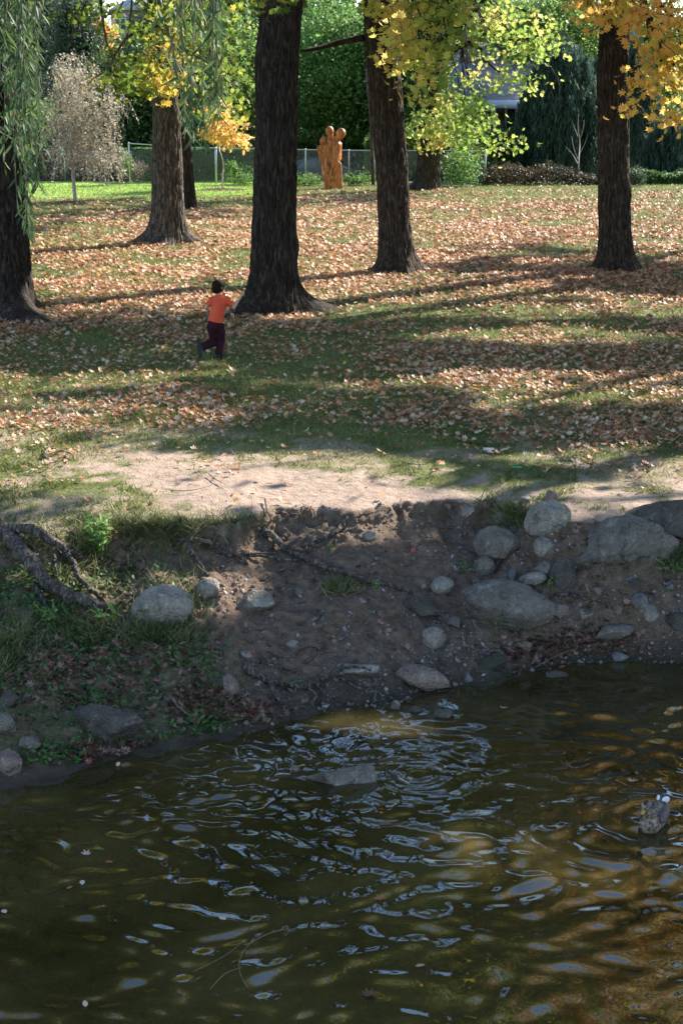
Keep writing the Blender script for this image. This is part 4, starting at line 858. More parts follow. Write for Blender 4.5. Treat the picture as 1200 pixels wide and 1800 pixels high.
float_obj('bare black branch leaning out of the creek beside the rock', [([(706, 1376, -.02), (676, 1352, .05), (652, 1334, .12), (632, 1320, .16), (621, 1303, .22)], .009, .004), ([(640, 1326, .14), (630, 1340, .10), (622, 1352, .05)], .004, .002), ([(626, 1311, .19), (618, 1320, .16)], .003, .002)], 'dead_branch', 'branch', None, 'dead_wood', 1)
float_obj('curved straw coloured stem floating low in the creek', [([(508, 1632, .006), (470, 1642, .008), (436, 1662, .008), (421, 1690, .008), (424, 1716, .006), (436, 1736, .006)], .0022, .0014)], 'floating_reed', 'reed', 'reeds floating on the creek', 'straw', 1)
float_obj('thin faint stem floating left of the curved straw one', [([(370, 1738, .006), (395, 1712, .006), (425, 1700, .006)], .002, .0015), ([(340, 1708, .005), (395, 1680, .006), (430, 1652, .006)], .0016, .0012)], 'floating_reed', 'reed', 'reeds floating on the creek', 'straw', 2)
# floating leaves
FL = [(648, 1746, .07, 'orange leaf floating near the bottom centre of the creek', .0), (668, 1578, .055, 'pinkish leaf floating in mid creek', .2), (152, 1500, .06, 'pale pink leaf floating at the left', .75), (145, 1551, .05, 'white edged leaf floating at the left below the pale pink one', .8),
      (123, 1560, .045, 'small orange leaf beside the white edged one', .25), (192, 1515, .045, 'reddish leaf right of the pale pink one', .12), (391, 1614, .05, 'narrow yellow leaf floating left of centre', .9), (738, 1697, .045, 'narrow straw leaf floating right of the orange one', .5), (987, 1172, .05, 'red leaf floating by the right shore', .99),
      (150, 1764, .045, 'white feather-like leaf floating at the lower left', .8), (8, 1602, .05, 'pale narrow leaf at the left edge of the water', .8), (243, 1385, .05, 'brown leaf floating below the big dark boulder', .5), (208, 1343, .05, 'yellow leaf at the shore under the big dark boulder', .9), (885, 1244, .06, 'tan leaf floating off the mossy block', .55), (1110, 1372, .07, 'grey narrow leaf floating above the duck', .7)]
for a, b_, s, lab, tn in FL:
    o = leaves('floating_leaf', np.zeros((1, 3)), rand_rot(1, 6), np.array([s * 1.3]), T_MAPLE if s > .05 else T_OVAL, np.array([tn]), M['litter']); o.location = P(a, b_, .012)
    tag(o, lab, 'leaf', 'leaves floating on the creek')
# ================================================================ LEAF LITTER, GRASS, PLANTS
r = np.random.default_rng(21)
def tints(n): return r.random(n) ** 1.0 * .98
n = 290000
y = r.uniform(13.5, 62, n) ; x = r.uniform(-1, 1, n) * (.245 * y + 2.5)
z = Hq(x, y); px, py = to_px(x, y, z); t = bank_t(x, y)[0]
dens = np.interp(py, [318, 334, 345, 400, 560, 640, 700, 745, 775, 800, 860, 890], [.0, .02, .30, .75, 1.1, .95, .66, .44, .30, .18, .06, .03])
dens = dens * np.where(px < 450, np.interp(py, [343, 350, 380, 450, 600, 800], [0, .35, .75, .85, .8, 1]), 1) * (1 + .45 * np.clip((px - 700) / 400, 0, 1) * (py > 360))
dens = dens * (.30 + 1.3 * sstep(-.2, .25, fbm(x * .5, y * .5, s=95) * 1.3 + .3 * vnoise(x * 2, y * 2, s=96)))
for T in BIG:
    tl = T['root'].location; dens = dens * (1 + 1.3 * np.exp(-((x - tl[0]) ** 2 + (y - tl[1] + .4) ** 2) / 1.9))
dens = dens * (.35 + .95 * sstep(-.35, .2, vnoise(x * 1.3, y * .8, s=103) + .6 * vnoise(x * 3.1, y * 2.6, s=104)))
k = (r.random(n) < dens) & (t < 0); x, y, z = x[k], y[k], z[k]; n = len(x)
sz = (.028 + .062 * r.random(n) ** 1.4) * (1 + .5 * sstep(20, 36, y)); far = y > 30
pos = np.stack([x, y, z + sz * .30 + .022], -1)
def litter(name, pos, sz, mat, tint, up=.95):
    Rm = rand_rot(len(pos), up, r); nf_ = pos[:, 1] > 30
    V1 = np.einsum('nij,kj->nki', Rm, T_MAPLE[0] * np.array([1, 1, 1.6])) * sz[:, None, None] + pos[:, None]
    Fa = (T_MAPLE[1][None] + (np.arange(len(pos)) * len(T_MAPLE[0]))[:, None, None]).reshape(-1, 3)
    return mkmesh(name, V1.reshape(-1, 3), Fa, M[mat], None, False, {'tint': np.repeat(tint, len(T_MAPLE[0]))})
redder = np.clip(r.random(n) * .98 - .22 * sstep(600, 1000, 600 + F * x / y) * sstep(18, 30, y) * (r.random(n) < .6), 0, .98)
tag(litter('fallen_leaves', pos, sz, 'litter', redder), 'dry tan and orange maple leaves covering the lawn', None, None, 'stuff')
# litter on the bank and damp leaf piles
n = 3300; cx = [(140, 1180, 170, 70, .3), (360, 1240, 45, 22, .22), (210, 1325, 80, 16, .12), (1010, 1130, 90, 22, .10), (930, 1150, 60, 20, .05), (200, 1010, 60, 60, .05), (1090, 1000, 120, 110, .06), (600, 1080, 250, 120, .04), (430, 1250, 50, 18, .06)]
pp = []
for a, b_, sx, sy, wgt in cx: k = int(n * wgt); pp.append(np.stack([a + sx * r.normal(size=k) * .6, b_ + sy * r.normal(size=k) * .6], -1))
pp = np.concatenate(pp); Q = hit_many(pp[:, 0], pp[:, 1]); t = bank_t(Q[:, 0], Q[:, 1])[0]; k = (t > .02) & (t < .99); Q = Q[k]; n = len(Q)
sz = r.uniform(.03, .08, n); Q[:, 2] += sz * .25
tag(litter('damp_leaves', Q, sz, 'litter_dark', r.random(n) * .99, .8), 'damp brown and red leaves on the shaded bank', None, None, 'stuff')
# bits of straw and twiglets on path and mud
n = 2600; px = r.uniform(0, 1250, n); py = r.uniform(800, 1230, n); Q = hit_many(px, py); t = bank_t(Q[:, 0], Q[:, 1])[0]; Q = Q[t < .98]; n = len(Q)
d = r.normal(size=(n, 3)); d[:, 2] *= .15
tag(leaves('debris', Q + [0, 0, .006], rot_dir(d, r), r.uniform(.03, .13, n) * np.where(r.random(n) < .3, 1, .5), (T_LANCE[0] * np.array([.5, 1, 1]), T_LANCE[1]), r.random(n) * .9, M['leaf_shrub']), 'tiny twigs and straw scattered on path and mud', None, None, 'stuff')
# grass blades
BL = (np.array([[-.05, 0, 0], [.05, 0, 0], [.035, .5, .06], [-.035, .5, .06], [0, 1, .22]]), np.array([[0, 1, 2], [0, 2, 3], [3, 2, 4]]))
def blades(name, Q, hgt, tint, lean=.45, wid=1.0):
    n = len(Q); d = r.normal(size=(n, 3)) * lean; d[:, 2] = 1; tv = BL[0] * np.array([wid, 1, 1])
    Rm = rot_dir(d, r); V1 = np.einsum('nij,kj->nki', Rm, tv) * hgt[:, None, None] + Q[:, None]
    Fa = (BL[1][None] + (np.arange(n) * 5)[:, None, None]).reshape(-1, 3)
    return mkmesh(name, V1.reshape(-1, 3), Fa, M['grass'], None, False, {'tint': np.repeat(tint, 5)})
n = 330000; px = r.uniform(-250, 1450, n); py = 640 + (1010 - 640) * r.random(n) ** .9
Q = hit_many(px, py); t = bank_t(Q[:, 0], Q[:, 1])[0]; g, cv, wn, _, _ = path_masks(Q[:, 0], Q[:, 1], t)
k = (r.random(n) < g * (.5 + .5 * sstep(-.2, .3, fbm(Q[:, 0] * 1.4, Q[:, 1] * 1.4, s=97)))) & (t < .13) & ((t < .03) | (r.random(n) < .35)) & ((py < 860) | (px > 600) | (r.random(n) < .5)) & (r.random(n) < .25 + .75 * sstep(-.25, .1, fbm(Q[:, 0] * 2.2, Q[:, 1] * 2.2, s=93) + .35 * (py < 730))); Q = Q[k]; g = g[k]; n = len(Q)
px, py = to_px(Q[:, 0], Q[:, 1], Q[:, 2])
hg = r.uniform(.022, .055, n) * (.6 + .6 * sstep(-.2, .3, fbm(Q[:, 0] * 2.5, Q[:, 1] * 2.5, s=98))) * np.where((px < 430) & (py > 880), 1.2, 1)
tn = np.clip(.45 + .75 * fbm(Q[:, 0] * 1.3, Q[:, 1] * 1.3, s=99) + r.normal(size=n) * .26 + .22 * sstep(740, 860, py), 0, .99)
tag(blades('grass', Q, hg, tn, .8, 1.8), 'short lawn grass, worn thin towards the path', None, None, 'stuff')
n = 260000; y = 14.6 + 48 * r.random(n) ** 1.3; x = r.uniform(-1, 1, n) * (.235 * y + 1); z = Hq(x, y)
gk = path_masks(x, y, bank_t(x, y)[0])[0]; k = (r.random(n) < sstep(14.6, 19.5, y + .8 * vnoise(x, y, s=105))) & (r.random(n) < gk); x, y, z = x[k], y[k], z[k]; n = len(x)
tag(blades('lawn_grass', np.stack([x, y, z], -1), r.uniform(.028, .060, n) * (1 + y * .012), np.clip(.55 + r.normal(size=n) * .2, 0, .99), .7, 2.0), 'lawn grass between the fallen leaves', None, None, 'stuff')
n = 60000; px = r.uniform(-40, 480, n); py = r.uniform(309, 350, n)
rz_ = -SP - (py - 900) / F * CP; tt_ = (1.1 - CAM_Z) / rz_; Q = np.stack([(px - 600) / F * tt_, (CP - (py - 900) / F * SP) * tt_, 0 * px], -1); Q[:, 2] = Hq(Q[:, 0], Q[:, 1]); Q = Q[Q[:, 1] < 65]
o = blades('sunlit_lawn_grass', Q, r.uniform(.03, .06, len(Q)), r.random(len(Q)) * .99, .8, 2.6); o.data.materials[0] = M['sunlit_green']; tag(o, 'bright green leafless lawn at the far left', None, None, 'stuff')
# long grass hanging over the lip and left slope
pp = []
for a, b_, sx, sy, k in ((300, 935, 70, 14, 2200), (225, 930, 40, 20, 700), (210, 1105, 90, 22, 1700), (290, 1120, 50, 14, 900), (40, 1120, 60, 40, 600), (0, 1160, 40, 30, 900), (120, 1010, 90, 35, 500), (60, 950, 80, 18, 500), (908, 912, 38, 14, 900), (600, 1035, 22, 10, 420), (1190, 985, 18, 14, 300), (160, 960, 30, 30, 700), (870, 900, 40, 8, 200), (420, 920, 40, 10, 250), (340, 1060, 20, 20, 180), (300, 1040, 60, 60, 300)):
    pp.append(np.stack([a + sx * r.normal(size=k) * .6, b_ + sy * r.normal(size=k) * .6, np.full(k, k)], -1))
pp = np.concatenate(pp); Q = hit_many(pp[:, 0], pp[:, 1]); t = bank_t(Q[:, 0], Q[:, 1])[0]; k = t < .93; Q = Q[k]; n = len(Q)
o = blades('long_grass', Q, r.uniform(.06, .17, n), np.clip(.45 + .25 * vnoise(Q[:, 0] * 4, Q[:, 1] * 4, s=88) + r.normal(size=n) * .3, 0, .99), .95, .6); o.data.materials[0] = M['olive']; tag(o, 'tufts of longer grass on the left slope and lip', None, None, 'stuff')
n = 4200; xq = r.uniform(P(180, 900)[0], P(900, 900)[0], n); yc_ = bank_t(xq, np.interp(xq, crp[:, 0], crp[:, 1]))[1]; yq = yc_ + r.normal(size=n) * .03; zq = Hq(xq, yq)
k = fbm(xq * 3, yq * 0, s=87) > -.05 + .3 * (xq > P(480, 900)[0]); Q = np.stack([xq, yq, zq], -1)[k]; n = len(Q); dd_ = np.stack([r.normal(size=n) * .5, -np.abs(r.normal(size=n)) * .8 - .2, r.normal(size=n) * .7 - .6], -1)
V1 = np.einsum('nij,kj->nki', rot_dir(dd_, r), BL[0] * np.array([.35, 1, 1])) * r.uniform(.05, .16, n)[:, None, None] + Q[:, None]
tag(mkmesh('hanging_turf', V1.reshape(-1, 3), (BL[1][None] + (np.arange(n) * 5)[:, None, None]).reshape(-1, 3), M['leaf_shrub'], None, False, {'tint': np.repeat(r.random(n) * .9, 5)}), 'dead grass and root hairs hanging from the eroded lip', None, None, 'stuff')
# leafy ground cover on the left slope
n = 15000; px = r.uniform(-60, 480, n); py = r.uniform(1000, 1345, n); Q = hit_many(px, py); t = bank_t(Q[:, 0], Q[:, 1])[0]
den = (1 - sstep(260, 440, px + (py - 1150) * -.5)) * (.25 + .9 * sstep(-.15, .2, fbm(Q[:, 0] * 3, Q[:, 1] * 3, s=101)))
k = (r.random(n) < den) & (t > .03) & (t < .97); Q = Q[k]; n = len(Q); Q[:, 2] += r.uniform(.005, .05, n)
tag(leaves('ground_cover', Q, rand_rot(n, .9, r), r.uniform(.022, .055, n), T_OVAL, r.random(n) * .95, M['leaf_cover']), 'low green leafy cover on the shaded left bank', None, None, 'stuff')
# individual weeds
def weed(label, px, py, h, n, seed, spread=.06, ls=.05, mat='leaf_weed', name='weed_plant', tmpl=T_LANCE, wide=3.2, stems=4, base=None, group='weeds on the bank', cat='plant'):
    b = hit(px, py) if base is None else base; rr = np.random.default_rng(seed); root = empty(name, b); tag(root, label, cat, group)
    mb = MB(); pos = []; dr = []
    for k in range(stems):
        a = rr.uniform(0, 2 * pi); e = b + np.array([cos(a) * spread, sin(a) * spread, h * rr.uniform(.7, 1)]); s = spline([b, (b + e) / 2 + rr.normal(size=3) * spread * .2, e], 12); mb.tube(s, np.linspace(.004, .0015, 12) * max(1, h / .4), 5)
        for q in range(n // stems):
            u = 11 * rr.uniform(.2, 1); i = min(int(u), 10); p0 = s[i] + (s[i + 1] - s[i]) * (u - i); d = np.array([rr.normal(), rr.normal(), rr.uniform(-.2, .9)]); d /= np.linalg.norm(d); pos.append(p0 + d * ls * .6); dr.append(d)
    mb.build('stem', M['leaf_stem'], root)
    leaves('foliage', np.array(pos), rot_dir(np.array(dr), rr), ls * rr.uniform(.7, 1.3, len(pos)), (tmpl[0] * np.array([wide, 1, 1]), tmpl[1]), rr.random(len(pos)) * .99, M[mat], root)
    return root
M['leaf_stem'] = solidmat('green_stem', (.09, .13, .04), .6, .3, 20)
weed('tall sunlit leafy weed at the left end of the lip', 178, 985, .42, 150, 1, .10, .06, stems=8)
weed('small weed sprouting in front of the domed rock', 872, 1118, .26, 46, 2, .05, .035, stems=4)
weed('low weed among grass below the forked root', 190, 1100, .18, 60, 3, .10, .06, stems=6)
weed('leafy weed by the left boulder', 255, 1095, .16, 50, 4, .09, .05, stems=6)
weed('broad-leaved plant under the thick root', 85, 1095, .16, 30, 5, .09, .07, stems=5)
weed('little plant on the edge of the angular block', 760 + 210, 1040, .12, 24, 6, .04, .03, stems=3)
weed('little weed beside the egg-shaped stone root', 662, 1036, .10, 24, 7, .04, .03, stems=3)
weed('green weed patch in the shore roots', 512, 1208, .08, 40, 8, .07, .03, stems=5)
weed('weed growing beside the very large grey block', 1180, 1008, .16, 60, 9, .12, .04, stems=6)
weed('tiny weed at the left of the lower shore', 150, 1310, .10, 30, 10, .07, .03, stems=4)
weed('sparse weed near the curled root', 575, 968, .07, 20, 11, .05, .025, stems=3)
weed('low leafy plant left of the small rounded stone', 815, 1005, .10, 40, 12, .10, .03, stems=5)
# bright scraps on the path
M['green_plastic'] = solidmat('green_plastic', (.02, .45, .15), .35, .05, 5, spec=.5)
M['white_paper'] = solidmat('white_paper', (.5, .5, .52), .8, .2, 5)
mb = MB(); q = hit(908, 823)
for k in range(24): pass
mb.tube([q + [.045 * cos(a), .028 * sin(a), .012] for a in np.linspace(0, 2 * pi, 20)], .005, 6); tag(mb.build('plastic_ring', M['green_plastic'], None, origin=q), 'bright green plastic ring dropped on the dirt path', 'litter')
q = hit(858, 796); gx2, gy2 = np.meshgrid(np.linspace(-.055, .055, 14), np.linspace(-.045, .045, 12)); zz = .02 + .03 * fbm(gx2 * 30, gy2 * 30, s=5) + .02
i, j = np.meshgrid(np.arange(11), np.arange(13), indexing='ij'); V = np.stack([gx2.ravel(), gy2.ravel(), zz.ravel()], -1)
o = mkmesh('crumpled_paper', V, np.stack([i * 14 + j, i * 14 + j + 1, (i + 1) * 14 + j + 1, (i + 1) * 14 + j], -1).reshape(-1, 4), M['white_paper'], None, False); o.location = q; tag(o, 'crumpled white scrap of paper at the edge of the grass', 'litter')
# ================================================================ BLOB BODIES (one continuous remeshed surface)
def round_cone(a, b, ra, rb, seg=16, sq=(1, 1)):
    a = np.asarray(a, float); b = np.asarray(b, float); d = b - a; L_ = np.linalg.norm(d) + 1e-9; d = d / L_
    th = np.linspace(0, pi / 2, 6)
    pts = [a - d * ra * cos(t) for t in th[:-1]] + [a, b] + [b + d * rb * sin(t) for t in th[1:]]
    rad = [max(ra * sin(t), 1e-4) for t in th[:-1]] + [ra, rb] + [max(rb * cos(t), 1e-4) for t in th[1:]]
    V, q, t = tube_geo(pts, rad, seg, False); return V, q
def flat_cone(a, b, ra, rb, seg=20):
    return tube_geo([a, b], [ra, rb], seg, True)
def ellipsoid(c, r, rz=0, ry=0, rx=0, sub=3):
    V, Fc = ICO[sub]; V = V * np.asarray(r)
    if rx: V = V @ np.array([[1, 0, 0], [0, cos(rx), sin(rx)], [0, -sin(rx), cos(rx)]])
    if ry: V = V @ np.array([[cos(ry), 0, -sin(ry)], [0, 1, 0], [sin(ry), 0, cos(ry)]])
    if rz: V = V @ np.array([[cos(rz), sin(rz), 0], [-sin(rz), cos(rz), 0], [0, 0, 1]])
    return V + np.asarray(c), Fc
def blob(name, pieces, voxel, mat, parent=None, smooth=3, origin=None, attr_noise=None):
    mb = MB()
    for p_ in pieces: mb.add(p_[0], [f for f in p_[1:]])
    o = mb.build('tmp', None, None)
    md = o.modifiers.new('r', 'REMESH'); md.mode = 'VOXEL'; md.voxel_size = voxel
    if smooth: s = o.modifiers.new('s', 'SMOOTH'); s.iterations = smooth; s.factor = .5
    dg = bpy.context.evaluated_depsgraph_get(); me = bpy.data.meshes.new_from_object(o.evaluated_get(dg)); old = o.data
    bpy.data.objects.remove(o); bpy.data.meshes.remove(old)
    n = len(me.vertices); a = np.empty(n * 3, np.float32); me.vertices.foreach_get('co', a); a = a.reshape(-1, 3)
    if attr_noise is not None: a = a + attr_noise(a)
    if parent is not None: a = a - np.array(parent.location, np.float32)
    if origin is not None: a = a - np.asarray(origin, np.float32)
    me.vertices.foreach_set('co', a.ravel()); me.polygons.foreach_set('use_smooth', np.ones(len(me.polygons), bool)); me.update()
    me.materials.clear(); me.materials.append(mat); me.name = name
    o = bpy.data.objects.new(name, me); col.objects.link(o); o.parent = parent
    if origin is not None: o.location = origin
    return o
# ================================================================ CHILD running with a stick
M['skin'] = solidmat('skin', (.50, .30, .22), .55, .08, 30, spec=.3)
M['shirt'] = solidmat('orange_red_cotton', (.62, .085, .035), .85, .10, 14, .004)
M['trousers'] = solidmat('dark_maroon_cloth', (.034, .011, .017), .9, .3, 14, .006, spec=.1)
M['shoe'] = solidmat('dark_blue_shoe', (.020, .022, .024), .7, .2, 40)
M['hair'] = solidmat('dark_brown_hair', (.016, .009, .005), .85, .5, 60, .004, stretch=(3, 3, .6), spec=.1)
M['eye'] = solidmat('eye', (.02, .015, .01), .2, .0, 5)
foot = hit(386, 632); CD = foot[1]
def C(px, py, dy=0.0): return PD(px, py, CD + dy)
ch = empty('person', foot); tag(ch, 'small running child in orange-red shirt and dark maroon trousers, one arm raised', 'person')
head = C(385, 504, .02); neck = C(386, 517, 0); chest = C(385, 534, 0); waist = C(379, 560, 0); hip = C(379, 570, 0)
shL = C(371, 527, -.03); shR = C(399, 526, .02); elL = C(362, 541, .02); haL = C(369, 548, .12)
elR = C(411, 541, .05); haR = C(423, 521, .10)
hpL = C(373, 573, -.02); hpR = C(385, 573, .02); knL = C(378, 600, .12); anL = C(356, 610, -.10); knR = C(390, 599, .10); anR = C(384, 624, .03)
toeL = C(350, 621, -.13)
def hand(wrist, fwd, side, up, curl, s=1.0):
    """palm, four unequal bent fingers, thumb leaving the palm's side"""
    fwd, side, up = [np.asarray(v, float) / np.linalg.norm(v) for v in (fwd, side, up)]
    w_ = np.asarray(wrist); pc = [round_cone(w_, w_ + fwd * .028 * s, .013 * s, .016 * s), round_cone(w_ + fwd * .03 * s + side * .010 * s, w_ + fwd * .03 * s - side * .010 * s, .013 * s, .012 * s)]
    for k, ln in enumerate((.026, .030, .028, .021)):
        b = w_ + fwd * .042 * s + side * (.016 - .0105 * k) * s; d1 = fwd * cos(curl * .6) - up * sin(curl * .6); d2 = fwd * cos(curl * 1.6) - up * sin(curl * 1.6); d3 = fwd * cos(curl * 2.4) - up * sin(curl * 2.4)
        m1 = b + d1 * ln * .5 * s; m2 = m1 + d2 * ln * .4 * s; m3 = m2 + d3 * ln * .3 * s
        pc += [round_cone(b, m1, .0062 * s, .0056 * s, 8), round_cone(m1, m2, .0056 * s, .005 * s, 8), round_cone(m2, m3, .005 * s, .0045 * s, 8)]
    b = w_ + fwd * .014 * s + side * .014 * s; m1 = b + (side * .8 + fwd * .5) * .018 * s; m2 = m1 + (fwd * .8 - up * .5) * .016 * s
    pc += [round_cone(b, m1, .0075 * s, .0065 * s, 8), round_cone(m1, m2, .0065 * s, .0055 * s, 8)]
    return pc
FD = np.array([.80, .60, 0.]); FS = np.array([.60, -.80, 0.])
hd = head
pcs = [ellipsoid(hd, (.074, .082, .094), rz=-.9), ellipsoid(hd + FD * .030 - np.array([0, 0, .035]), (.050, .050, .052)), ellipsoid(hd + FD * .088 - [0, 0, .012], (.012, .012, .014)),
       ellipsoid(hd + FS * .078 - FD * .005 - [0, 0, .008], (.014, .016, .022), rz=-.9), ellipsoid(hd - FS * .078 - FD * .005 - [0, 0, .008], (.014, .016, .022), rz=-.9),
       round_cone(hd - [0, 0, .06], neck - [0, 0, .02], .036, .040), ellipsoid(hd + FD * .082 - [0, 0, .046], (.012, .014, .006)),
       round_cone(chest + [0, 0, .04], waist, .082, .078), round_cone(shL, shR, .038, .038), round_cone(waist, hip, .078, .080),
       round_cone(shL, elL, .030, .025), round_cone(elL, haL, .024, .017), round_cone(shR, elR, .031, .025), round_cone(elR, haR, .024, .016),
       round_cone(hpL, knL, .056, .040), round_cone(knL, anL, .038, .026), round_cone(hpR, knR, .056, .040), round_cone(knR, anR, .038, .026),
       round_cone(anL, toeL, .024, .020), round_cone(anR, anR + [.05, .03, -.03], .024, .018)]
dR = haR - elR; dR /= np.linalg.norm(dR); sdR = np.cross(dR, [0, -1, 0]); dL = haL - elL; dL /= np.linalg.norm(dL)
pcs += hand(haR, dR + np.array([.2, 0, .1]), -sdR, np.cross(dR, sdR), .9, 1.15) + hand(haL, dL, np.cross(dL, [0, 1, 0]), np.cross(dL, np.cross(dL, [0, 1, 0])), .5, 1.1)
blob('body', pcs, .0058, M['skin'], ch, 2)
for s in (1, -1): blob('eye', [ellipsoid(hd + FD * .076 + FS * .027 * s + [0, 0, .004], (.009, .009, .007))], .003, M['eye'], ch, 1)
hr = [ellipsoid(hd - FD * .014 + [0, 0, .014], (.090, .096, .094), rz=-.9), ellipsoid(hd - FD * .040 - [0, 0, .035], (.068, .072, .062)), ellipsoid(hd - FD * .03 - FS * .066 - [0, 0, .02], (.028, .04, .05)), ellipsoid(hd - FD * .035 + FS * .060 - [0, 0, .02], (.028, .036, .045)), ellipsoid(hd + FD * .045 + [0, 0, .055], (.05, .06, .035), rz=-.9)]
rh = random.Random(4)
for k in range(60):
    a = rh.uniform(0, 2 * pi); e = rh.uniform(-.75, .9); d = np.array([cos(a) * cos(e), sin(a) * cos(e), sin(e)])
    if d.dot(FD) > .45 and e < .5: continue
    b = hd - FD * .014 + [0, 0, .008] + d * np.array([.086, .086, .092]); hr.append(round_cone(b, b + np.array([d[0] * .010, d[1] * .010, -.030]), .009, .003, 6))
blob('hair', hr, .0060, M['hair'], ch, 1, attr_noise=lambda a: (.004 * fbm(a[:, 0] * 60, a[:, 1] * 60, a[:, 2] * 14, s=7))[:, None] * np.ones(3))
def wrinkle(a): return (.005 * fbm(a[:, 0] * 14, a[:, 1] * 14, a[:, 2] * 22, s=8))[:, None] * np.array([1, 1, .3])
hem = waist + np.array([-.004, 0, -.034])
tor = [tube_geo(spline([C(386, 517.5, 0), C(386, 522, 0), C(385, 530, 0), C(383, 545, 0), C(380, 558, 0), hem + [0, 0, -.005]], 24), np.interp(np.linspace(0, 5, 24), range(6), [.052, .086, .103, .100, .104, .112]), 28, True)]
sl = [flat_cone(shL + (shR - shL) * .2, shL + (elL - shL) * .62, .050, .046), flat_cone(shR - (shR - shL) * .2, shR + (elR - shR) * .68, .054, .052), round_cone(shL, shR, .044, .046)]
blob('t_shirt', tor + sl, .007, M['shirt'], ch, 3, attr_noise=wrinkle)
tr_ = [flat_cone(waist + [0, 0, .0], hip - [0, 0, .02], .088, .104), round_cone(hip, hip - [0, 0, .03], .098, .090), round_cone(hpL - [0, 0, .01], knL, .082, .066), flat_cone(knL, anL + (anL - knL) * .02, .064, .058), round_cone(knL, knL + (anL - knL) * .4, .066, .062),
       round_cone(hpR - [0, 0, .01], knR, .082, .066), round_cone(knR, knR + (anR - knR) * .5, .066, .062), flat_cone(knR, anR + [0, 0, .004], .064, .056)]
blob('trousers', tr_, .008, M['trousers'], ch, 3, attr_noise=lambda a: 1.8 * wrinkle(a))
blob('shoe', [round_cone(anL + (anL - knL) * .05, C(349, 608, -.11), .034, .034), round_cone(C(350, 606, -.12), C(352, 625, -.14), .034, .030)], .006, M['shoe'], ch, 2)
fz = foot[2]
blob('shoe', [round_cone([anR[0] - .01, anR[1], fz + .05], [anR[0] - .015, anR[1], fz + .036], .036, .034), round_cone([anR[0] - .015, anR[1], fz + .034], [anR[0] + .10, anR[1] + .05, fz + .030], .034, .029)], .006, M['shoe'], ch, 2)
# stick held in the raised hand
grip = haR + dR * .035
mb = MB(); s = spline([grip + [.04, .02, -.03], grip, C(411, 508, .09), C(403, 503, .06), C(396, 498, .02), C(384, 493, -.03), C(376, 484, -.08)], 24); mb.tube(s, np.linspace(.011, .005, 24), 8)
tag(mb.build('held_stick', M['twig'], None, origin=grip), 'thin crooked stick held up in the child\'s raised hand', 'stick')
# ================================================================ WOODEN SCULPTURE
sb = hit(577, 332); SDp = sb[1]
def S(zx, zy, dy=0.0): return PD(500 + zx / 6, 180 + zy / 6, SDp + dy)
def sc_px(v): return .92 * v / 6 * SDp / F
m, nt, out = newmat('carved_orange_wood'); tcn = N(nt, 'ShaderNodeTexCoord'); mp = N(nt, 'ShaderNodeMapping'); mp.inputs['Scale'].default_value = (3, 3, .7)
n1 = N(nt, 'ShaderNodeTexNoise'); n1.inputs['Scale'].default_value = 3.6; n1.inputs['Detail'].default_value = 6; n1.inputs['Distortion'].default_value = 1.6
nt.links.new(tcn.outputs['Object'], mp.inputs[0]); nt.links.new(mp.outputs[0], n1.inputs['Vector'])
rr_ = ramp(nt, n1.outputs[0], [(.32, (.12, .035, .015)), (.48, (.44, .13, .03)), (.62, (.58, .22, .045)), (.78, (.64, .34, .11))])
p = N(nt, 'ShaderNodeBsdfPrincipled'); p.inputs['Roughness'].default_value = .45; nt.links.new(rr_.outputs[0], p.inputs['Base Color']); nt.links.new(p.outputs[0], out.inputs[0]); M['carved'] = m
sc6 = sc_px
W_ = [ellipsoid(S(475, 305), (sc6(46), sc6(44), sc6(58))), round_cone(S(478, 330), S(490, 410), sc6(38), sc6(28)), round_cone(S(490, 400), S(500, 450), sc6(30), sc6(50)),
      ellipsoid(S(594, 328), (sc6(54), sc6(48), sc6(60)), ry=.35), round_cone(S(578, 360), S(552, 410), sc6(40), sc6(30)),
      ellipsoid(S(416, 412), (sc6(38), sc6(38), sc6(54)), ry=-.15), round_cone(S(425, 450), S(432, 490), sc6(30), sc6(30)),
      round_cone(S(545, 435), S(540, 520), sc6(52), sc6(52)), round_cone(S(545, 520), S(540, 650), sc6(52), sc6(48)), round_cone(S(545, 650), S(555, 790), sc6(48), sc6(50)), round_cone(S(555, 790), S(565, 890), sc6(52), sc6(44)),
      round_cone(S(575, 440, -.1), S(560, 560, -.15), sc6(26), sc6(20)), round_cone(S(560, 560, -.18), S(505, 680, -.24), sc6(20), sc6(16)), round_cone(S(505, 680, -.26), S(480, 770, -.26), sc6(15), sc6(14)), ellipsoid(S(488, 800, -.26), (sc6(28), sc6(14), sc6(42))),
      round_cone(S(455, 480), S(450, 620), sc6(46), sc6(44)), round_cone(S(450, 620), S(452, 760), sc6(44), sc6(52)), round_cone(S(455, 760), S(485, 885), sc6(56), sc6(52)), round_cone(S(500, 860), S(530, 890), sc6(40), sc6(40)),
      round_cone(S(378, 475, .05), S(385, 520, .05), sc6(24), sc6(26)), round_cone(S(385, 520, .0), S(405, 640, -.05), sc6(24), sc6(20)), round_cone(S(405, 640, -.05), S(425, 760, -.1), sc6(22), sc6(26)),
      round_cone(S(590, 440, .05), S(585, 640), sc6(18), sc6(16)), round_cone(S(575, 650, -.05), S(590, 880, -.05), sc6(26), sc6(26)), flat_cone(S(515, 900), S(515, 925), sc6(88), sc6(86))]
root = empty('sculpture', sb); tag(root, 'carved orange wooden sculpture of three embracing figures on the lawn', 'sculpture')
blob('carving', W_, .022, M['carved'], root, 2, attr_noise=lambda a: (.02 * fbm(a[:, 0] * 6, a[:, 1] * 6, a[:, 2] * 2.5, s=9) - .05 * (np.abs(vnoise(a[:, 0] * 7, a[:, 1] * 7, a[:, 2] * 1.2, s=10)) < .12))[:, None] * np.array([1, 1, 0]))
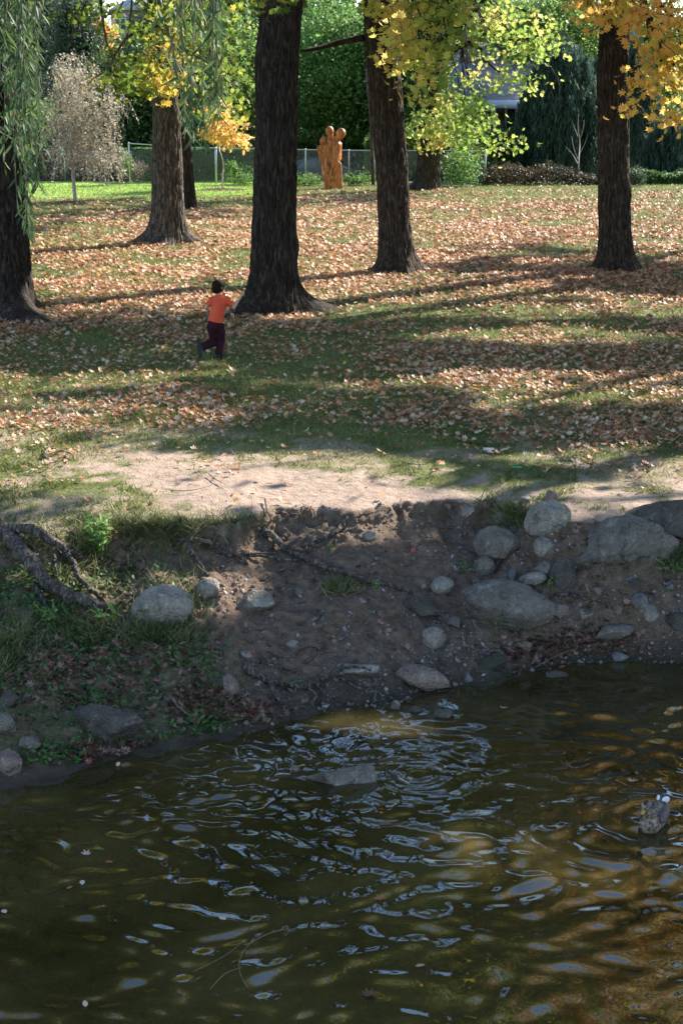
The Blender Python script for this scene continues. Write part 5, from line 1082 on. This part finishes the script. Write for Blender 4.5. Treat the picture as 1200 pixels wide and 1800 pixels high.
# ================================================================ DUCK
dk = P(1148, 1448, 0); M['duck'] = None
m, nt, out = newmat('duck_feathers'); tcn = N(nt, 'ShaderNodeTexCoord'); vo = N(nt, 'ShaderNodeTexVoronoi'); vo.inputs['Scale'].default_value = 42; nt.links.new(tcn.outputs['Object'], vo.inputs['Vector'])
rr_ = ramp(nt, vo.outputs['Distance'], [(.1, (.04, .024, .014)), (.4, (.11, .07, .045)), (.75, (.30, .215, .145))])
p = N(nt, 'ShaderNodeBsdfPrincipled'); p.inputs['Roughness'].default_value = .7; nt.links.new(rr_.outputs[0], p.inputs['Base Color']); nt.links.new(p.outputs[0], out.inputs[0]); M['duck'] = m
M['duck_white'] = solidmat('white_feathers', (.75, .74, .74), .7, .1, 30); M['duck_wing'] = solidmat('grey_wing_feathers', (.13, .10, .082), .7, .5, 30, .004); M['bill'] = solidmat('olive_bill', (.42, .28, .04), .4, .2, 30); M['duck_cap'] = solidmat('dark_cap_feathers', (.035, .028, .024), .6, .3, 40)
root = empty('duck', dk); tag(root, 'brown mottled duck with a white tail swimming at the right side of the creek', 'duck')
DF = np.array([-.45, -.89, 0]); DS = np.array([-.89, .45, 0])   # forward, its right-hand side
def K(f, s, z): return dk + DF * f + DS * s + np.array([0, 0, z])
ang = math.atan2(DF[1], DF[0])
hdk = K(.150, .022, .190)
blob('body', [ellipsoid(K(-.01, 0, .035), (.180, .082, .070), rz=ang), ellipsoid(K(.10, 0, .04), (.075, .072, .068), rz=ang), round_cone(K(-.12, 0, .06), K(-.20, 0, .09), .05, .022), round_cone(K(.115, 0, .07), K(.142, .018, .165), .040, .025),
    ellipsoid(hdk, (.046, .034, .036), rz=ang), round_cone(hdk - DF * .02, hdk + DF * .03 - [0, 0, .006], .030, .018)], .006, M['duck'], root, 3, attr_noise=lambda a: (.003 * fbm(a[:, 0] * 40, a[:, 1] * 40, a[:, 2] * 40, s=3))[:, None] * np.ones(3))
bl = blob('bill', [ellipsoid(hdk + DF * .055 - [0, 0, .012], (.030, .013, .008), rz=ang), ellipsoid(hdk + DF * .075 - [0, 0, .018], (.018, .015, .005), rz=ang)], .003, M['bill'], root, 1)
blob('cap', [ellipsoid(hdk + [0, 0, .014] - DF * .004, (.042, .024, .024), rz=ang)], .004, M['duck_cap'], root, 1)
for s in (1, -1):
    blob('eye', [ellipsoid(hdk + DF * .016 + DS * .032 * s + [0, 0, .004], (.005, .005, .005))], .002, M['eye'], root, 0)
    wv = [ellipsoid(K(-.03, .062 * s, .072), (.125, .030, .042), rz=ang - .10 * s)] + [round_cone(K(-.06 - .01 * q, (.062 - .008 * q) * s, .092 - .012 * q), K(-.17 - .008 * q, (.028 - .004 * q) * s, .098 - .010 * q), .015, .004, 8) for q in range(4)]
    blob('wing', wv, .005, M['duck_wing'], root, 1)
blob('tail', [round_cone(K(-.16, 0, .085), K(-.225, 0, .110), .034, .018)], .005, M['duck_wing'], root, 2)
for s in (1, -1): blob('tail_edge', [ellipsoid(K(-.190, .026 * s, .102), (.052, .013, .024), rz=ang + .25 * s, ry=-.3)], .004, M['duck_white'], root, 1)
# ================================================================ BEYOND THE LAWN: road, fence, hedge, car, table, houses
M['metal'] = solidmat('galvanised_metal', (.42, .44, .46), .4, .15, 20, 0, .8); M['wire'] = solidmat('fence_wire', (.20, .24, .24), .5, .15, 20, 0, .5)
M['white'] = solidmat('white_paint', (.75, .76, .78), .6, .06, 6); M['asphalt'] = solidmat('asphalt', (.055, .055, .058), .85, .2, 30)
xs = np.linspace(-14, 60, 40); V = []; 
for x in xs:
    for y in np.linspace(71, 77, 8): V.append((x, y, h1(x, y) + .012))
i, j = np.meshgrid(np.arange(39), np.arange(7), indexing='ij')
tag(mkmesh('road', V, np.stack([i * 8 + j, (i + 1) * 8 + j, (i + 1) * 8 + j + 1, i * 8 + j + 1], -1).reshape(-1, 4), M['asphalt']), 'narrow asphalt road behind the chain-link fence', None, None, 'structure')
FY = 63.2
def fx(px): return PD(px, 300, FY)[0]
x0, x1 = fx(228), fx(852); gz = 1.08
root = empty('chain_link_fence', ((x0 + x1) / 2, FY, gz)); tag(root, 'chain-link fence with metal posts and top rail behind the lawn', 'fence')
ztop = lambda x: np.interp(x, [fx(228), fx(330), fx(525), fx(660), fx(852)], [PD(0, q, FY)[2] for q in (252, 259, 263, 265, 265)])
posts = [228, 305, 380, 457, 537, 613, 657, 737, 852]
for q in posts:
    x = fx(q); g = h1(x, FY); mb = MB(); rp = .045 if q in (380, 657, 852) else .026
    mb.tube([(x, FY, g - .2), (x, FY, ztop(x) + .02), (x, FY, ztop(x) + .05)], [rp, rp, rp * .4], 12); mb.build('post', M['metal'], root)
mb = MB(); xx = np.linspace(x0, x1, 40); mb.tube(np.stack([xx, xx * 0 + FY, ztop(xx)], -1), .022, 8); mb.build('top_rail', M['metal'], root)
mb = MB(); hgt = 1.45; sp_ = .075
for x in np.arange(x0 - 1.4, x1, sp_):
    for sgn in (1, -1):
        a = np.array([x if sgn > 0 else x + hgt, FY + .005 * sgn, 1.0]); b = np.array([x + hgt if sgn > 0 else x, FY + .005 * sgn, 1.0 + hgt])
        za, zb_ = 0., 1.
        def cl(P0, P1):
            t0, t1 = 0., 1.; dx = P1[0] - P0[0]
            for lim, s in ((x0, 1), (x1, -1)):
                f0, f1 = s * (P0[0] - lim), s * (P1[0] - lim)
                if f0 < 0 and f1 < 0: return None
                if f0 < 0: t0 = max(t0, f0 / (f0 - f1))
                if f1 < 0: t1 = min(t1, f0 / (f0 - f1))
            return P0 + (P1 - P0) * t0, P0 + (P1 - P0) * t1
        c2_ = cl(a, b)
        if c2_: mb.tube([c2_[0], c2_[1]], .0024, 3, caps=False)
mb.build('wire_mesh', M['wire'], root, False)
def hedge(name, label, xa, xb, ya, yb, zt, mat, n, seed, group='hedges and shrubs beyond the lawn', cat='hedge', leaf=.11, rough=.15, zlo=None):
    r = np.random.default_rng(seed); xm, ym = (xa + xb) / 2, (ya + yb) / 2; g = h1(xm, ym); root = empty(name, (xm, ym, g)); tag(root, label, cat, group)
    u = r.random(n); x = xa + (xb - xa) * u; y = ya + (yb - ya) * r.random(n); face = r.random(n)
    gz_ = H(x, y); top = zt + rough * vnoise(x * 1.3, y * 0 + seed, s=seed) + rough * .5 * vnoise(x * 4, y * 4, s=seed + 1)
    z = np.where(face < .3, top - r.random(n) * .1, gz_ + (top - gz_) * r.random(n)); y = np.where(face > .55, ya + (yb - ya) * r.random(n) ** 3 * .5, y)
    mb = MB(); L2 = max(3, int((xb - xa) / .8))
    for q in range(L2):
        bx = xa + (q + .5) * (xb - xa) / L2; gg = h1(bx, ym); mb.tube(spline([(bx, ym, gg - .05), (bx + .1, ym, (gg + zt) / 2), (bx - .05, ym + .1, zt - .1)], 6), np.linspace(.03, .008, 6), 5)
    mb.build('stems', M['twig'], root)
    leaves('foliage', np.stack([x, y, z], -1), rand_rot(n, .1, r), leaf * r.uniform(.6, 1.4, n), T_RHOMB, np.clip(.45 + .25 * vnoise(x, z * 2, s=seed + 2) + r.normal(size=n) * .18, 0, .99), M[mat], root); return root
M['leaf_under'] = leafmat('undergrowth_leaves', [(0, (.02, .032, .012)), (.5, (.05, .045, .022)), (1, (.12, .065, .045))], .25)
hedge('hedge', 'long clipped dark green hedge across the road', PD(215, 300, 77)[0], PD(655, 300, 77)[0], 76, 78, PD(0, 251, 76)[2], 'leaf_dark', 34000, 501, leaf=.16, rough=.04)
hedge('hedge', 'clipped hedge close behind the fence at the left', PD(232, 300, 65)[0], PD(450, 300, 65)[0], 65, 66.4, PD(0, 262, 65)[2], 'leaf_dark', 26000, 502, leaf=.10, rough=.04)
hedge('shrub_row', 'row of dry brownish shrubs behind the bright lawn at the left', PD(-40, 300, 66)[0], PD(262, 300, 66)[0], 65.6, 67.4, PD(0, 272, 66)[2], 'leaf_shrub', 26000, 503, cat='shrubs', leaf=.08, rough=.22)
hedge('shrub_row', 'low reddish undergrowth beneath the big dark willow', PD(845, 300, 63)[0], PD(1080, 300, 63)[0], 62.6, 64.8, PD(0, 306, 63)[2], 'leaf_under', 7000, 504, cat='shrubs', leaf=.09, rough=.4)
hedge('shrub_row', 'dark undergrowth below the willows at the far right', PD(1080, 300, 64)[0], PD(1290, 300, 64)[0], 63, 65.4, PD(0, 300, 64)[2], 'leaf_dark', 12000, 505, cat='shrubs', leaf=.1, rough=.25)
hedge('hedge', 'olive hedge on the slope behind the white picnic table', PD(300, 300, 88)[0], PD(540, 300, 88)[0], 87, 89, PD(0, 238, 88)[2], 'leaf_green', 16000, 506, leaf=.2, rough=.2)
hedge('hedge', 'tall green thicket between the sculpture and the house', PD(640, 300, 70)[0], PD(860, 300, 70)[0], 67, 69.4, PD(0, 240, 70)[2], 'leaf_green', 26000, 507, leaf=.16, rough=.5)
hedge('hedge', 'distant overgrown bank of bushes at left', PD(-60, 300, 76)[0], PD(230, 300, 76)[0], 75, 78, PD(0, 225, 76)[2], 'leaf_cedar', 26000, 508, leaf=.17, rough=.7)
hedge('hedge', 'dark bushes behind the willows at the right', PD(860, 300, 78)[0], PD(1300, 300, 78)[0], 77, 80, PD(0, 215, 78)[2], 'leaf_dark', 30000, 509, leaf=.2, rough=.6)
# leafy weeds along the fence
def bush(label, px, py, rpx, rpy, Y, mat, seed, n=60, per=26, leaf=.075, name='bush', group='bushes along the fence', csz=.12):
    return bg_tree(name, label, px, py, rpx, rpy, Y, mat, seed, n, per, leaf, csz, .2, False, group=group, cat='bush')
bush('sunlit weeds at the fence foot left of the sculpture', 540, 319, 26, 8, 62.4, 'leaf_weed', 601)
bush('sunlit weeds at the fence foot right of the sculpture', 628, 317, 28, 9, 62.4, 'leaf_weed', 602)
bush('leafy weed clump right of the young gold tree', 425, 316, 34, 10, 62.2, 'leaf_weed', 603)
bush('small upright bush in front of the fence by the gold sapling', 412, 296, 12, 14, 62.4, 'leaf_weed', 604, 26)
bush('pale leaved bush right of the short leaning trunk', 812, 295, 30, 34, 62, 'leaf_weed', 605, 80, 30, .09, csz=.2)
bush('grey shrub at the left end of the fence', 238, 300, 20, 18, 64, 'leaf_shrub', 606)
bush('yellow green bush climbing the fence end', 214, 282, 14, 20, 62.6, 'leaf_weed', 607)
bush('soft grey green plant beside the right maple base line', 1118, 312, 16, 14, 61.5, 'leaf_cedar', 608)
# young birch and the other saplings
def sapling(name, label, base, stems, cr, mat, bark, r0, seed, n=2600, leaf=.055, Y=None, group=None, droop=.5, mulch=True):
    b = hit(*base); root = empty(name, b); tag(root, label, 'tree', group); rr = np.random.default_rng(seed); mb = MB(); Yd = b[1]
    for seq, ra, rb in stems:
        s = spline([PD(a, c_, Yd + rr.normal() * .25 * k) for k, (a, c_) in enumerate(seq)], 22); s[0][2] -= .0; mb.tube(s, np.linspace(ra, rb, 22), 8)
    mb.build('trunk', M[bark], root)
    if cr:
        tw = MB(); P_ = []; D_ = []
        for (cx, cy, rx, ry, wgt) in cr:
            for k in range(int(wgt * 34)):
                a = rr.uniform(0, 2 * pi); q = rr.random() ** .6; p0 = PD(cx + cos(a) * q * rx, cy + sin(a) * q * ry, Yd + rr.normal() * .5); ln = rr.uniform(.4, 1.1)
                e = p0 + np.array([rr.normal() * .25, rr.normal() * .2, -ln * droop]); s = spline([p0, (p0 + e) / 2 + [rr.normal() * .08, 0, .08], e], 7); tw.tube(s, .0045, 3, False)
                m_ = max(2, int(n / sum(c[4] for c in cr) / 34)); u = rr.random(m_) * 5.99; i = u.astype(int); P_.append(s[i] + (s[i + 1] - s[i]) * (u - i)[:, None] + rr.normal(size=(m_, 3)) * .04)
        tw.build('twigs', M[bark], root)
        P_ = np.concatenate(P_); leaves('crown', P_, rand_rot(len(P_), 0, rr), leaf * rr.uniform(.6, 1.4, len(P_)), T_OVAL, rr.random(len(P_)) * .99, M[mat], root)
    return root, b
sapling('young_birch', 'young birch with a slim trunk and pinkish drooping twigs on the bright grass', (133, 356), [([(133, 357), (129, 310), (127, 275), (124, 240), (114, 200), (110, 150), (104, 110)], .065, .015), ([(127, 262), (132, 235), (136, 200), (138, 165), (141, 130)], .035, .008), ([(124, 240), (120, 205), (126, 180), (124, 140)], .03, .008), ([(129, 300), (146, 285), (155, 262), (170, 250), (195, 252), (215, 265)], .03, .006), ([(128, 296), (112, 288), (100, 282)], .02, .006), ([(129, 258), (148, 260), (165, 252), (180, 240), (196, 215)], .03, .006), ([(114, 200), (104, 180), (98, 150)], .02, .006)],
    [(130, 130, 45, 45, 5), (125, 190, 48, 50, 8), (160, 230, 55, 45, 6), (180, 270, 45, 22, 4), (110, 240, 35, 40, 3), (195, 170, 22, 30, 2)], 'leaf_pink', 'pale_twig', .06, 1, 9000, .075, group='young planted trees', droop=.9)
sapling('young_maple', 'small staked sapling with bright yellow leaves and a mulch ring', (391, 333), [([(391, 334), (391, 310), (393, 290), (389, 272), (386, 262), (388, 230), (384, 200), (386, 170)], .035, .008), ([(388, 240), (375, 225), (366, 215)], .012, .004), ([(388, 238), (402, 225), (410, 214)], .012, .004)],
    [(392, 222, 28, 26, 5), (412, 244, 26, 12, 3), (372, 235, 16, 12, 1.5), (385, 190, 24, 22, 2)], 'leaf_amber', 'pale_twig', .03, 2, 1500, .16, group='young planted trees', droop=.3)
sapling('bare_sapling', 'pale bare leafless sapling in front of the dark willow', (1018, 322), [([(1018, 323), (1016, 290), (1018, 250), (1015, 225), (1016, 200)], .035, .008), ([(1017, 285), (1008, 262), (1004, 240)], .018, .005), ([(1016, 290), (1006, 272), (994, 258)], .016, .004), ([(1018, 270), (1028, 250), (1032, 235)], .014, .004), ([(1018, 245), (1024, 228), (1026, 210)], .012, .004), ([(1015, 240), (1008, 222), (1004, 212)], .012, .003)], None, None, 'pale_twig', .03, 3, group='young planted trees')
for (px, py, rx, lab) in ((391, 334, .95, 'mulch ring round the yellow sapling'), (128, 357, .75, 'mulch patch under the young birch')):
    b = hit(px, py); rr = np.random.default_rng(px); n = 1500; a = rr.uniform(0, 2 * pi, n); q = rr.random(n) ** .5 * rx; x = b[0] + np.cos(a) * q; y = b[1] + np.sin(a) * q * .8; d = rr.normal(size=(n, 3)); d[:, 2] *= .3
    tag(leaves('mulch', np.stack([x, y, H(x, y) + .03 * (1 - q / rx) * 2], -1), rot_dir(d, rr), rr.uniform(.06, .13, n), (T_LANCE[0] * np.array([2.5, 1, 1]), T_LANCE[1]), rr.random(n) * .9, M['leaf_shrub']), lab, None, None, 'stuff')
# parked car
M['car_paint'] = solidmat('dark_blue_grey_car_paint', (.035, .055, .075), .25, .1, 2, spec=.6); M['car_glass'] = solidmat('car_glass', (.05, .08, .10), .08, .1, 3, spec=1.0); M['tyre'] = solidmat('tyre_rubber', (.02, .02, .02), .8, .2, 20); M['rim'] = solidmat('wheel_rim', (.4, .4, .42), .3, .1, 10, 0, .9); M['lamp'] = solidmat('lamp_glass', (.75, .78, .82), .15, .05, 5, spec=1); M['orange_lamp'] = solidmat('orange_lamp', (.7, .12, .03), .3, .05, 5)
CY = 73.6; cg = h1(0, CY) + .012; cxr = PD(652, 300, CY)[0]; car_l = 4.5; cxl = cxr - car_l
root = empty('parked_car', ((cxl + cxr) / 2, CY, cg)); tag(root, 'dark blue-grey sedan parked behind the fence by the sculpture', 'car')
prof = [(0, .35), (.0, .75), (.25, .93), (.75, 1.0), (1.15, 1.32), (1.7, 1.44), (2.35, 1.43), (2.95, 1.24), (3.35, .98), (4.1, .84), (4.42, .66), (4.5, .45), (4.45, .25), (.1, .25)]
top_s = spline([(a, 0, b) for a, b in prof[1:12]], 60)[:, [0, 2]]
xsb = np.linspace(.02, 4.48, 64); zt_ = np.interp(xsb, top_s[:, 0], top_s[:, 1]); belt = np.interp(xsb, [0, .3, 3.2, 4.1, 4.5], [.75, .92, .92, .82, .55]); zb_ = np.full_like(xsb, .24)
for wc in (.85, 3.62): zb_ = np.maximum(zb_, np.where(np.abs(xsb - wc) < .37, np.sqrt(np.maximum(.37 ** 2 - (xsb - wc) ** 2, 0)) + .30, 0))
rings = []
for x, zt2, be, zb2 in zip(xsb, zt_, belt, zb_):
    hw = .86 * (1 - .10 * abs((x - 2.25) / 2.25) ** 4); roofw = hw * (1 - .26 * np.clip((zt2 - be) / .5, 0, 1)); be = min(be, zt2 - .01)
    half = [(hw * .92, zb2), (hw, zb2 + .12 * (be - zb2)), (hw, zb2 + .6 * (be - zb2)), (hw * .97, be), (roofw * 1.02, be + (zt2 - be) * .85), (roofw * .86, zt2), (0, zt2 + .02)]
    rings.append([(x, -a, b) for a, b in half] + [(x, a, b) for a, b in half[:-1]][::-1])
R_ = np.array(rings); n1_, n2_ = R_.shape[:2]; R_[:, :, 0] += cxl; R_[:, :, 1] += CY; R_[:, :, 2] += cg
i, j = np.meshgrid(np.arange(n1_ - 1), np.arange(n2_), indexing='ij')
mb = MB(); mb.add(R_.reshape(-1, 3), np.stack([i * n2_ + j, i * n2_ + (j + 1) % n2_, (i + 1) * n2_ + (j + 1) % n2_, (i + 1) * n2_ + j], -1).reshape(-1, 4))
for e in (0, n1_ - 1): mb.add(R_[e], np.arange(n2_)[None])
mb.build('body', M['car_paint'], root)
for nm_, seq in (('side_window', [(1.05, .98), (1.30, 1.27), (1.75, 1.36), (1.98, 1.36), (1.98, .98)]), ('side_window', [(2.06, .98), (2.06, 1.36), (2.36, 1.35), (2.85, 1.2), (3.12, .98)])):
    for sd in (-1, 1):
        V = []
        for a, b in seq:
            q = (b - .92) / .5; wy_ = .86 * (.97 - .24 * q) + .022; V.append((cxl + a, CY + sd * wy_, cg + b))
        V = np.array(V); mb = MB(); n_ = len(V); mb.add(np.vstack([V, V - [0, sd * .03, 0]]), np.array([[k_, (k_ + 1) % n_, n_ + (k_ + 1) % n_, n_ + k_] for k_ in range(n_)])); mb.add(V, np.arange(n_)[None]); mb.build(nm_, M['car_glass'], root, False)
V = np.array([(2.45, -.62, 1.44), (2.45, .62, 1.44), (3.38, .76, 1.005), (3.38, -.76, 1.005)]) + [cxl, CY, cg]; mb = MB(); mb.add(np.vstack([V, V - [0, 0, .05]]), np.array([[0, 1, 2, 3], [0, 4, 5, 1], [2, 6, 7, 3], [1, 5, 6, 2], [0, 3, 7, 4]])); mb.build('windscreen', M['car_glass'], root, False)
for wx_ in (.85, 3.62):
    for sd in (-1, 1):
        cc = np.array([cxl + wx_, CY + sd * .76, cg + .31]); mb = MB(); mb.tube([cc - [0, .09, 0], cc - [0, .08, 0], cc + [0, .08, 0], cc + [0, .09, 0]], [.27, .31, .31, .27], 28); wv = mb.build('wheel', M['tyre'], root)
        mb = MB(); mb.tube([cc + [0, sd * .085, 0], cc + [0, sd * .10, 0]], [.2, .17], 20); V_ = mb
        rm_ = V_.build('rim', M['rim'], None); rm_.parent = wv; a_ = np.array(root.location); rm_.location = -a_
for sd in (-1, 1):
    blob('headlight', [ellipsoid((cxl + 4.27, CY + sd * .62, cg + .70), (.17, .12, .075), rz=-.3 * sd, ry=.3)], .015, M['lamp'], root, 1)
    blob('wing_mirror', [ellipsoid((cxl + 2.95, CY + sd * .95, cg + .98), (.08, .09, .07))], .015, M['car_paint'], root, 1)
    blob('side_lamp', [ellipsoid((cxl + 4.05, CY + sd * .85, cg + .56), (.09, .03, .035))], .01, M['orange_lamp'], root, 0)
# white picnic table on the rise
TY = 84; tg = PD(0, 266, TY)[2]; tp = PD(412, 224, TY)
root = empty('picnic_table', (tp[0], TY, h1(tp[0], TY))); tag(root, 'white picnic table seen behind the young gold leaves', 'table'); g0 = h1(tp[0], TY); tz = tp[2]
mb = MB()
for q in range(5): mb.box((tp[0], TY - .36 + q * .18, tz), (2.1, .16, .06))
mb.build('table_top', M['white'], root, False)
for s in (-1, 1):
    mb = MB(); mb.box((tp[0], TY + s * .9, g0 + (tz - g0) * .55), (2.1, .28, .06)); mb.build('bench_seat', M['white'], root, False)
    for q in (-.8, .8):
        mb = MB(); mb.tube([(tp[0] + q, TY + s * .95, g0 - .05), (tp[0] + q, TY + s * .22, tz - .03)], .055, 4); mb.build('leg', M['white'], root, False)
    mb = MB(); mb.box((tp[0] + s * .8, TY, g0 + (tz - g0) * .55 - .06), (.06, 1.9, .10)); mb.build('crossbar', M['white'], root, False)
# low concrete wall and sign at the left
M['concrete'] = solidmat('pale_concrete', (.42, .40, .37), .85, .15, 5, .004)
a = PD(85, 272, 69); b = PD(262, 272, 69); mb = MB(); zt2 = PD(0, 268, 69)[2]; mb.box(((a[0] + b[0]) / 2, 69, (zt2 + .6) / 2), (b[0] - a[0], .35, zt2 - .6)); mb.box(((a[0] + b[0]) / 2, 69, zt2 + .03), (b[0] - a[0] + .06, .45, .06))
tag(mb.build('low_wall', M['concrete'], None, False, origin=((a[0] + b[0]) / 2, 69, .9)), 'low pale concrete wall behind the dry shrubs', 'wall')
c = PD(113, 266, 65.2); root = empty('sign', (c[0], 65.2, h1(c[0], 65.2))); tag(root, 'small pale sign board behind the young birch', 'sign'); mb = MB(); mb.box(c, (.32, .03, .42)); mb.build('board', M['white'], root, False)
mb = MB(); mb.tube([(c[0], 65.24, h1(c[0], 65.2) - .1), (c[0], 65.24, c[2] + .1)], .03, 8); mb.build('post', M['metal'], root)
# house with porch on the right
M['brick'] = None
def brickmat(name, a, b, scx):
    m, nt, out = newmat(name); tcn = N(nt, 'ShaderNodeTexCoord'); mp = N(nt, 'ShaderNodeMapping'); mp.inputs['Rotation'].default_value = (pi / 2, 0, 0); br = N(nt, 'ShaderNodeTexBrick'); br.inputs['Scale'].default_value = scx
    br.inputs['Color1'].default_value = (*a, 1); br.inputs['Color2'].default_value = (*b, 1); br.inputs['Mortar'].default_value = (.3, .27, .25, 1); br.inputs['Mortar Size'].default_value = .012
    nt.links.new(tcn.outputs['Object'], mp.inputs[0]); nt.links.new(mp.outputs[0], br.inputs['Vector']); p = N(nt, 'ShaderNodeBsdfPrincipled'); p.inputs['Roughness'].default_value = .9; nt.links.new(br.outputs[0], p.inputs['Base Color']); nt.links.new(p.outputs[0], out.inputs[0]); return m
M['brick'] = brickmat('dark_red_brick', (.14, .055, .045), (.18, .07, .055), 5); M['brick_pale'] = brickmat('pinkish_brick', (.30, .17, .16), (.34, .2, .18), 4)
M['shingle'] = brickmat('pale_roof_shingles', (.20, .175, .17), (.25, .22, .21), 3); M['glass'] = solidmat('window_glass', (.04, .05, .06), .06, .1, 2, spec=1); M['fascia'] = solidmat('blue_white_paint', (.55, .60, .68), .6, .08, 5)
HY = 79.0
def hx(px): return PD(px, 200, HY)[0]
def hz_(py): return PD(0, py, HY)[2]
root = empty('house', (hx(880), HY + 3, .5)); tag(root, 'house with pale roof, brick wall and raised white porch seen between trees', 'house')
mb = MB(); mb.box(((hx(790) + hx(1010)) / 2, HY + 4.05, (hz_(190) + hz_(252)) / 2), (hx(1010) - hx(790), 6, hz_(190) - hz_(252))); mb.build('wall', M['brick'], root, False)
mb = MB(); mb.box(((hx(800) + hx(1000)) / 2, HY + 5.2, (hz_(252) - .3) / 2 + .0), (hx(1000) - hx(800), 4.5, hz_(252) + .6)); mb.build('basement_wall', solidmat('dark_concrete', (.05, .055, .06), .9, .2, 4), root, False)
# roof: sloping slab
ya, yb = HY - .5, HY + 7.5; za, zb2 = hz_(178), hz_(178) + 3.0; xa, xb = hx(790), hx(960)
V = np.array([(xa, ya, za), (xb, ya, za), (xb, yb, zb2), (xa, yb, zb2), (xa, ya, za - .12), (xb, ya, za - .12), (xb, yb, zb2 - .12), (xa, yb, zb2 - .12)]); BF = np.array([[0, 1, 2, 3], [7, 6, 5, 4], [0, 4, 5, 1], [1, 5, 6, 2], [2, 6, 7, 3], [3, 7, 4, 0]])
mb = MB(); mb.add(V, BF); rf = mb.build('roof', M['shingle'], root, False)
mb = MB(); mb.box(((xa + xb) / 2, ya - .05, hz_(183)), (xb - xa + .1, .09, hz_(176) - hz_(190))); mb.build('fascia', M['fascia'], root, False)
mb = MB(); cx_ = hx(835); mb.box((cx_, HY + 5, zb2 + .3), (.9, .9, 3)); mb.build('chimney', M['brick_pale'], root, False)
for (pa, pb, pt, pbm) in ((892, 910, 190, 232), (921, 936, 200, 222), (845, 868, 195, 230)):
    x_a, x_b = hx(pa), hx(pb); z_b, z_t = hz_(pbm), hz_(pt); mb = MB(); t_w = .09; yy_ = HY + .98
    mb.box(((x_a + x_b) / 2, yy_, z_t), (x_b - x_a + t_w, .12, t_w)); mb.box(((x_a + x_b) / 2, yy_, z_b), (x_b - x_a + t_w, .12, t_w)); mb.box((x_a, yy_, (z_t + z_b) / 2), (t_w, .12, z_t - z_b - t_w)); mb.box((x_b, yy_, (z_t + z_b) / 2), (t_w, .12, z_t - z_b - t_w))
    wn_ = mb.build('window', M['fascia'], root, False); mb = MB(); mb.box(((x_a + x_b) / 2, yy_ + .02, (z_t + z_b) / 2), (x_b - x_a - t_w, .03, z_t - z_b - t_w)); pn = mb.build('pane', M['glass'], None, False); pn.parent = wn_; pn.location = -Vector(root.location)
mb = MB(); mb.box(((hx(800) + hx(930)) / 2, HY + .2, hz_(258)), (hx(930) - hx(800), 1.6, .22)); mb.build('porch_floor', M['fascia'], root, False)
mb = MB(); zz0, zz1 = hz_(255), hz_(232)
for q in range(5): mb.box(((hx(868) + hx(914)) / 2, HY - .5, zz0 + (q + .5) * (zz1 - zz0) / 5), (hx(914) - hx(868), .04, (zz1 - zz0) / 5 - .015))
mb.build('balcony_panel', M['white'], root, False)
mb = MB(); [mb.box((hx(q), HY - .5, (zz0 + zz1) / 2), (.05, .05, zz1 - zz0)) for q in np.arange(802, 868, 5)]; mb.box(((hx(800) + hx(867)) / 2, HY - .5, zz1 + .03), (hx(867) - hx(800), .07, .06)); mb.build('railing', M['white'], root, False)
for q in (857, 917, 805):
    mb = MB(); mb.box((hx(q), HY - .35, (hz_(262) + .2) / 2), (.24, .24, hz_(262) - .2)); mb.build('pillar', M['concrete'], root, False)
for q in (917, 868):
    mb = MB(); mb.box((hx(q), HY - .3, (hz_(190) + zz1) / 2), (.12, .12, hz_(190) - zz1)); mb.build('porch_post', M['white'], root, False)
# brick building far behind at the left
BY = 108; bx = lambda px: PD(px, 50, BY)[0]; bz = lambda py: PD(0, py, BY)[2]
root = empty('brick_building', (bx(225), BY + 4, 3)); tag(root, 'distant pinkish brick building with small windows at the top left', 'building')
mb = MB(); mb.box(((bx(196) + bx(262)) / 2, BY + 4, (bz(18) + 2) / 2), (bx(262) - bx(196), 8, bz(18) - 2)); mb.build('wall', M['brick_pale'], root, False)
za = bz(18); xa, xb = bx(192), bx(266); xm = (xa + xb) / 2; V = np.array([(xa, BY - .3, za), (xb, BY - .3, za), (xm, BY - .3, bz(-2)), (xa, BY + 8.3, za), (xb, BY + 8.3, za), (xm, BY + 8.3, bz(-2))]); mb = MB(); mb.add(V, [np.array([[0, 1, 2], [5, 4, 3]]), np.array([[0, 2, 5, 3], [2, 1, 4, 5], [1, 0, 3, 4]])]); mb.build('roof', M['concrete'], root, False)
for (pa, pt) in ((217, 34), (205, 40), (228, 36)):
    x_ = bx(pa); z_ = bz(pt + 8); mb = MB(); mb.box((x_, BY - .04, z_), (.42, .1, .75)); wn_ = mb.build('window', M['white'], root, False); mb = MB(); mb.box((x_, BY - .1, z_), (.3, .04, .62)); pn = mb.build('pane', M['glass'], None, False); pn.parent = wn_; pn.location = -Vector(root.location)
# utility: grey pole behind the sculpture
mb = MB(); q = PD(656, 325, 62); mb.tube([(q[0], 62, h1(q[0], 62) - .2), (q[0] - .12, 62, PD(0, 200, 62)[2]), (q[0] - .3, 62.1, PD(0, 120, 62)[2])], [.07, .06, .05], 12)
root = empty('slim_tree', (q[0], 62, 1.1)); tag(root, 'slim grey trunk just left of the straight maple, behind the sculpture', 'tree'); mb.build('trunk', M['bark_grey'], root)
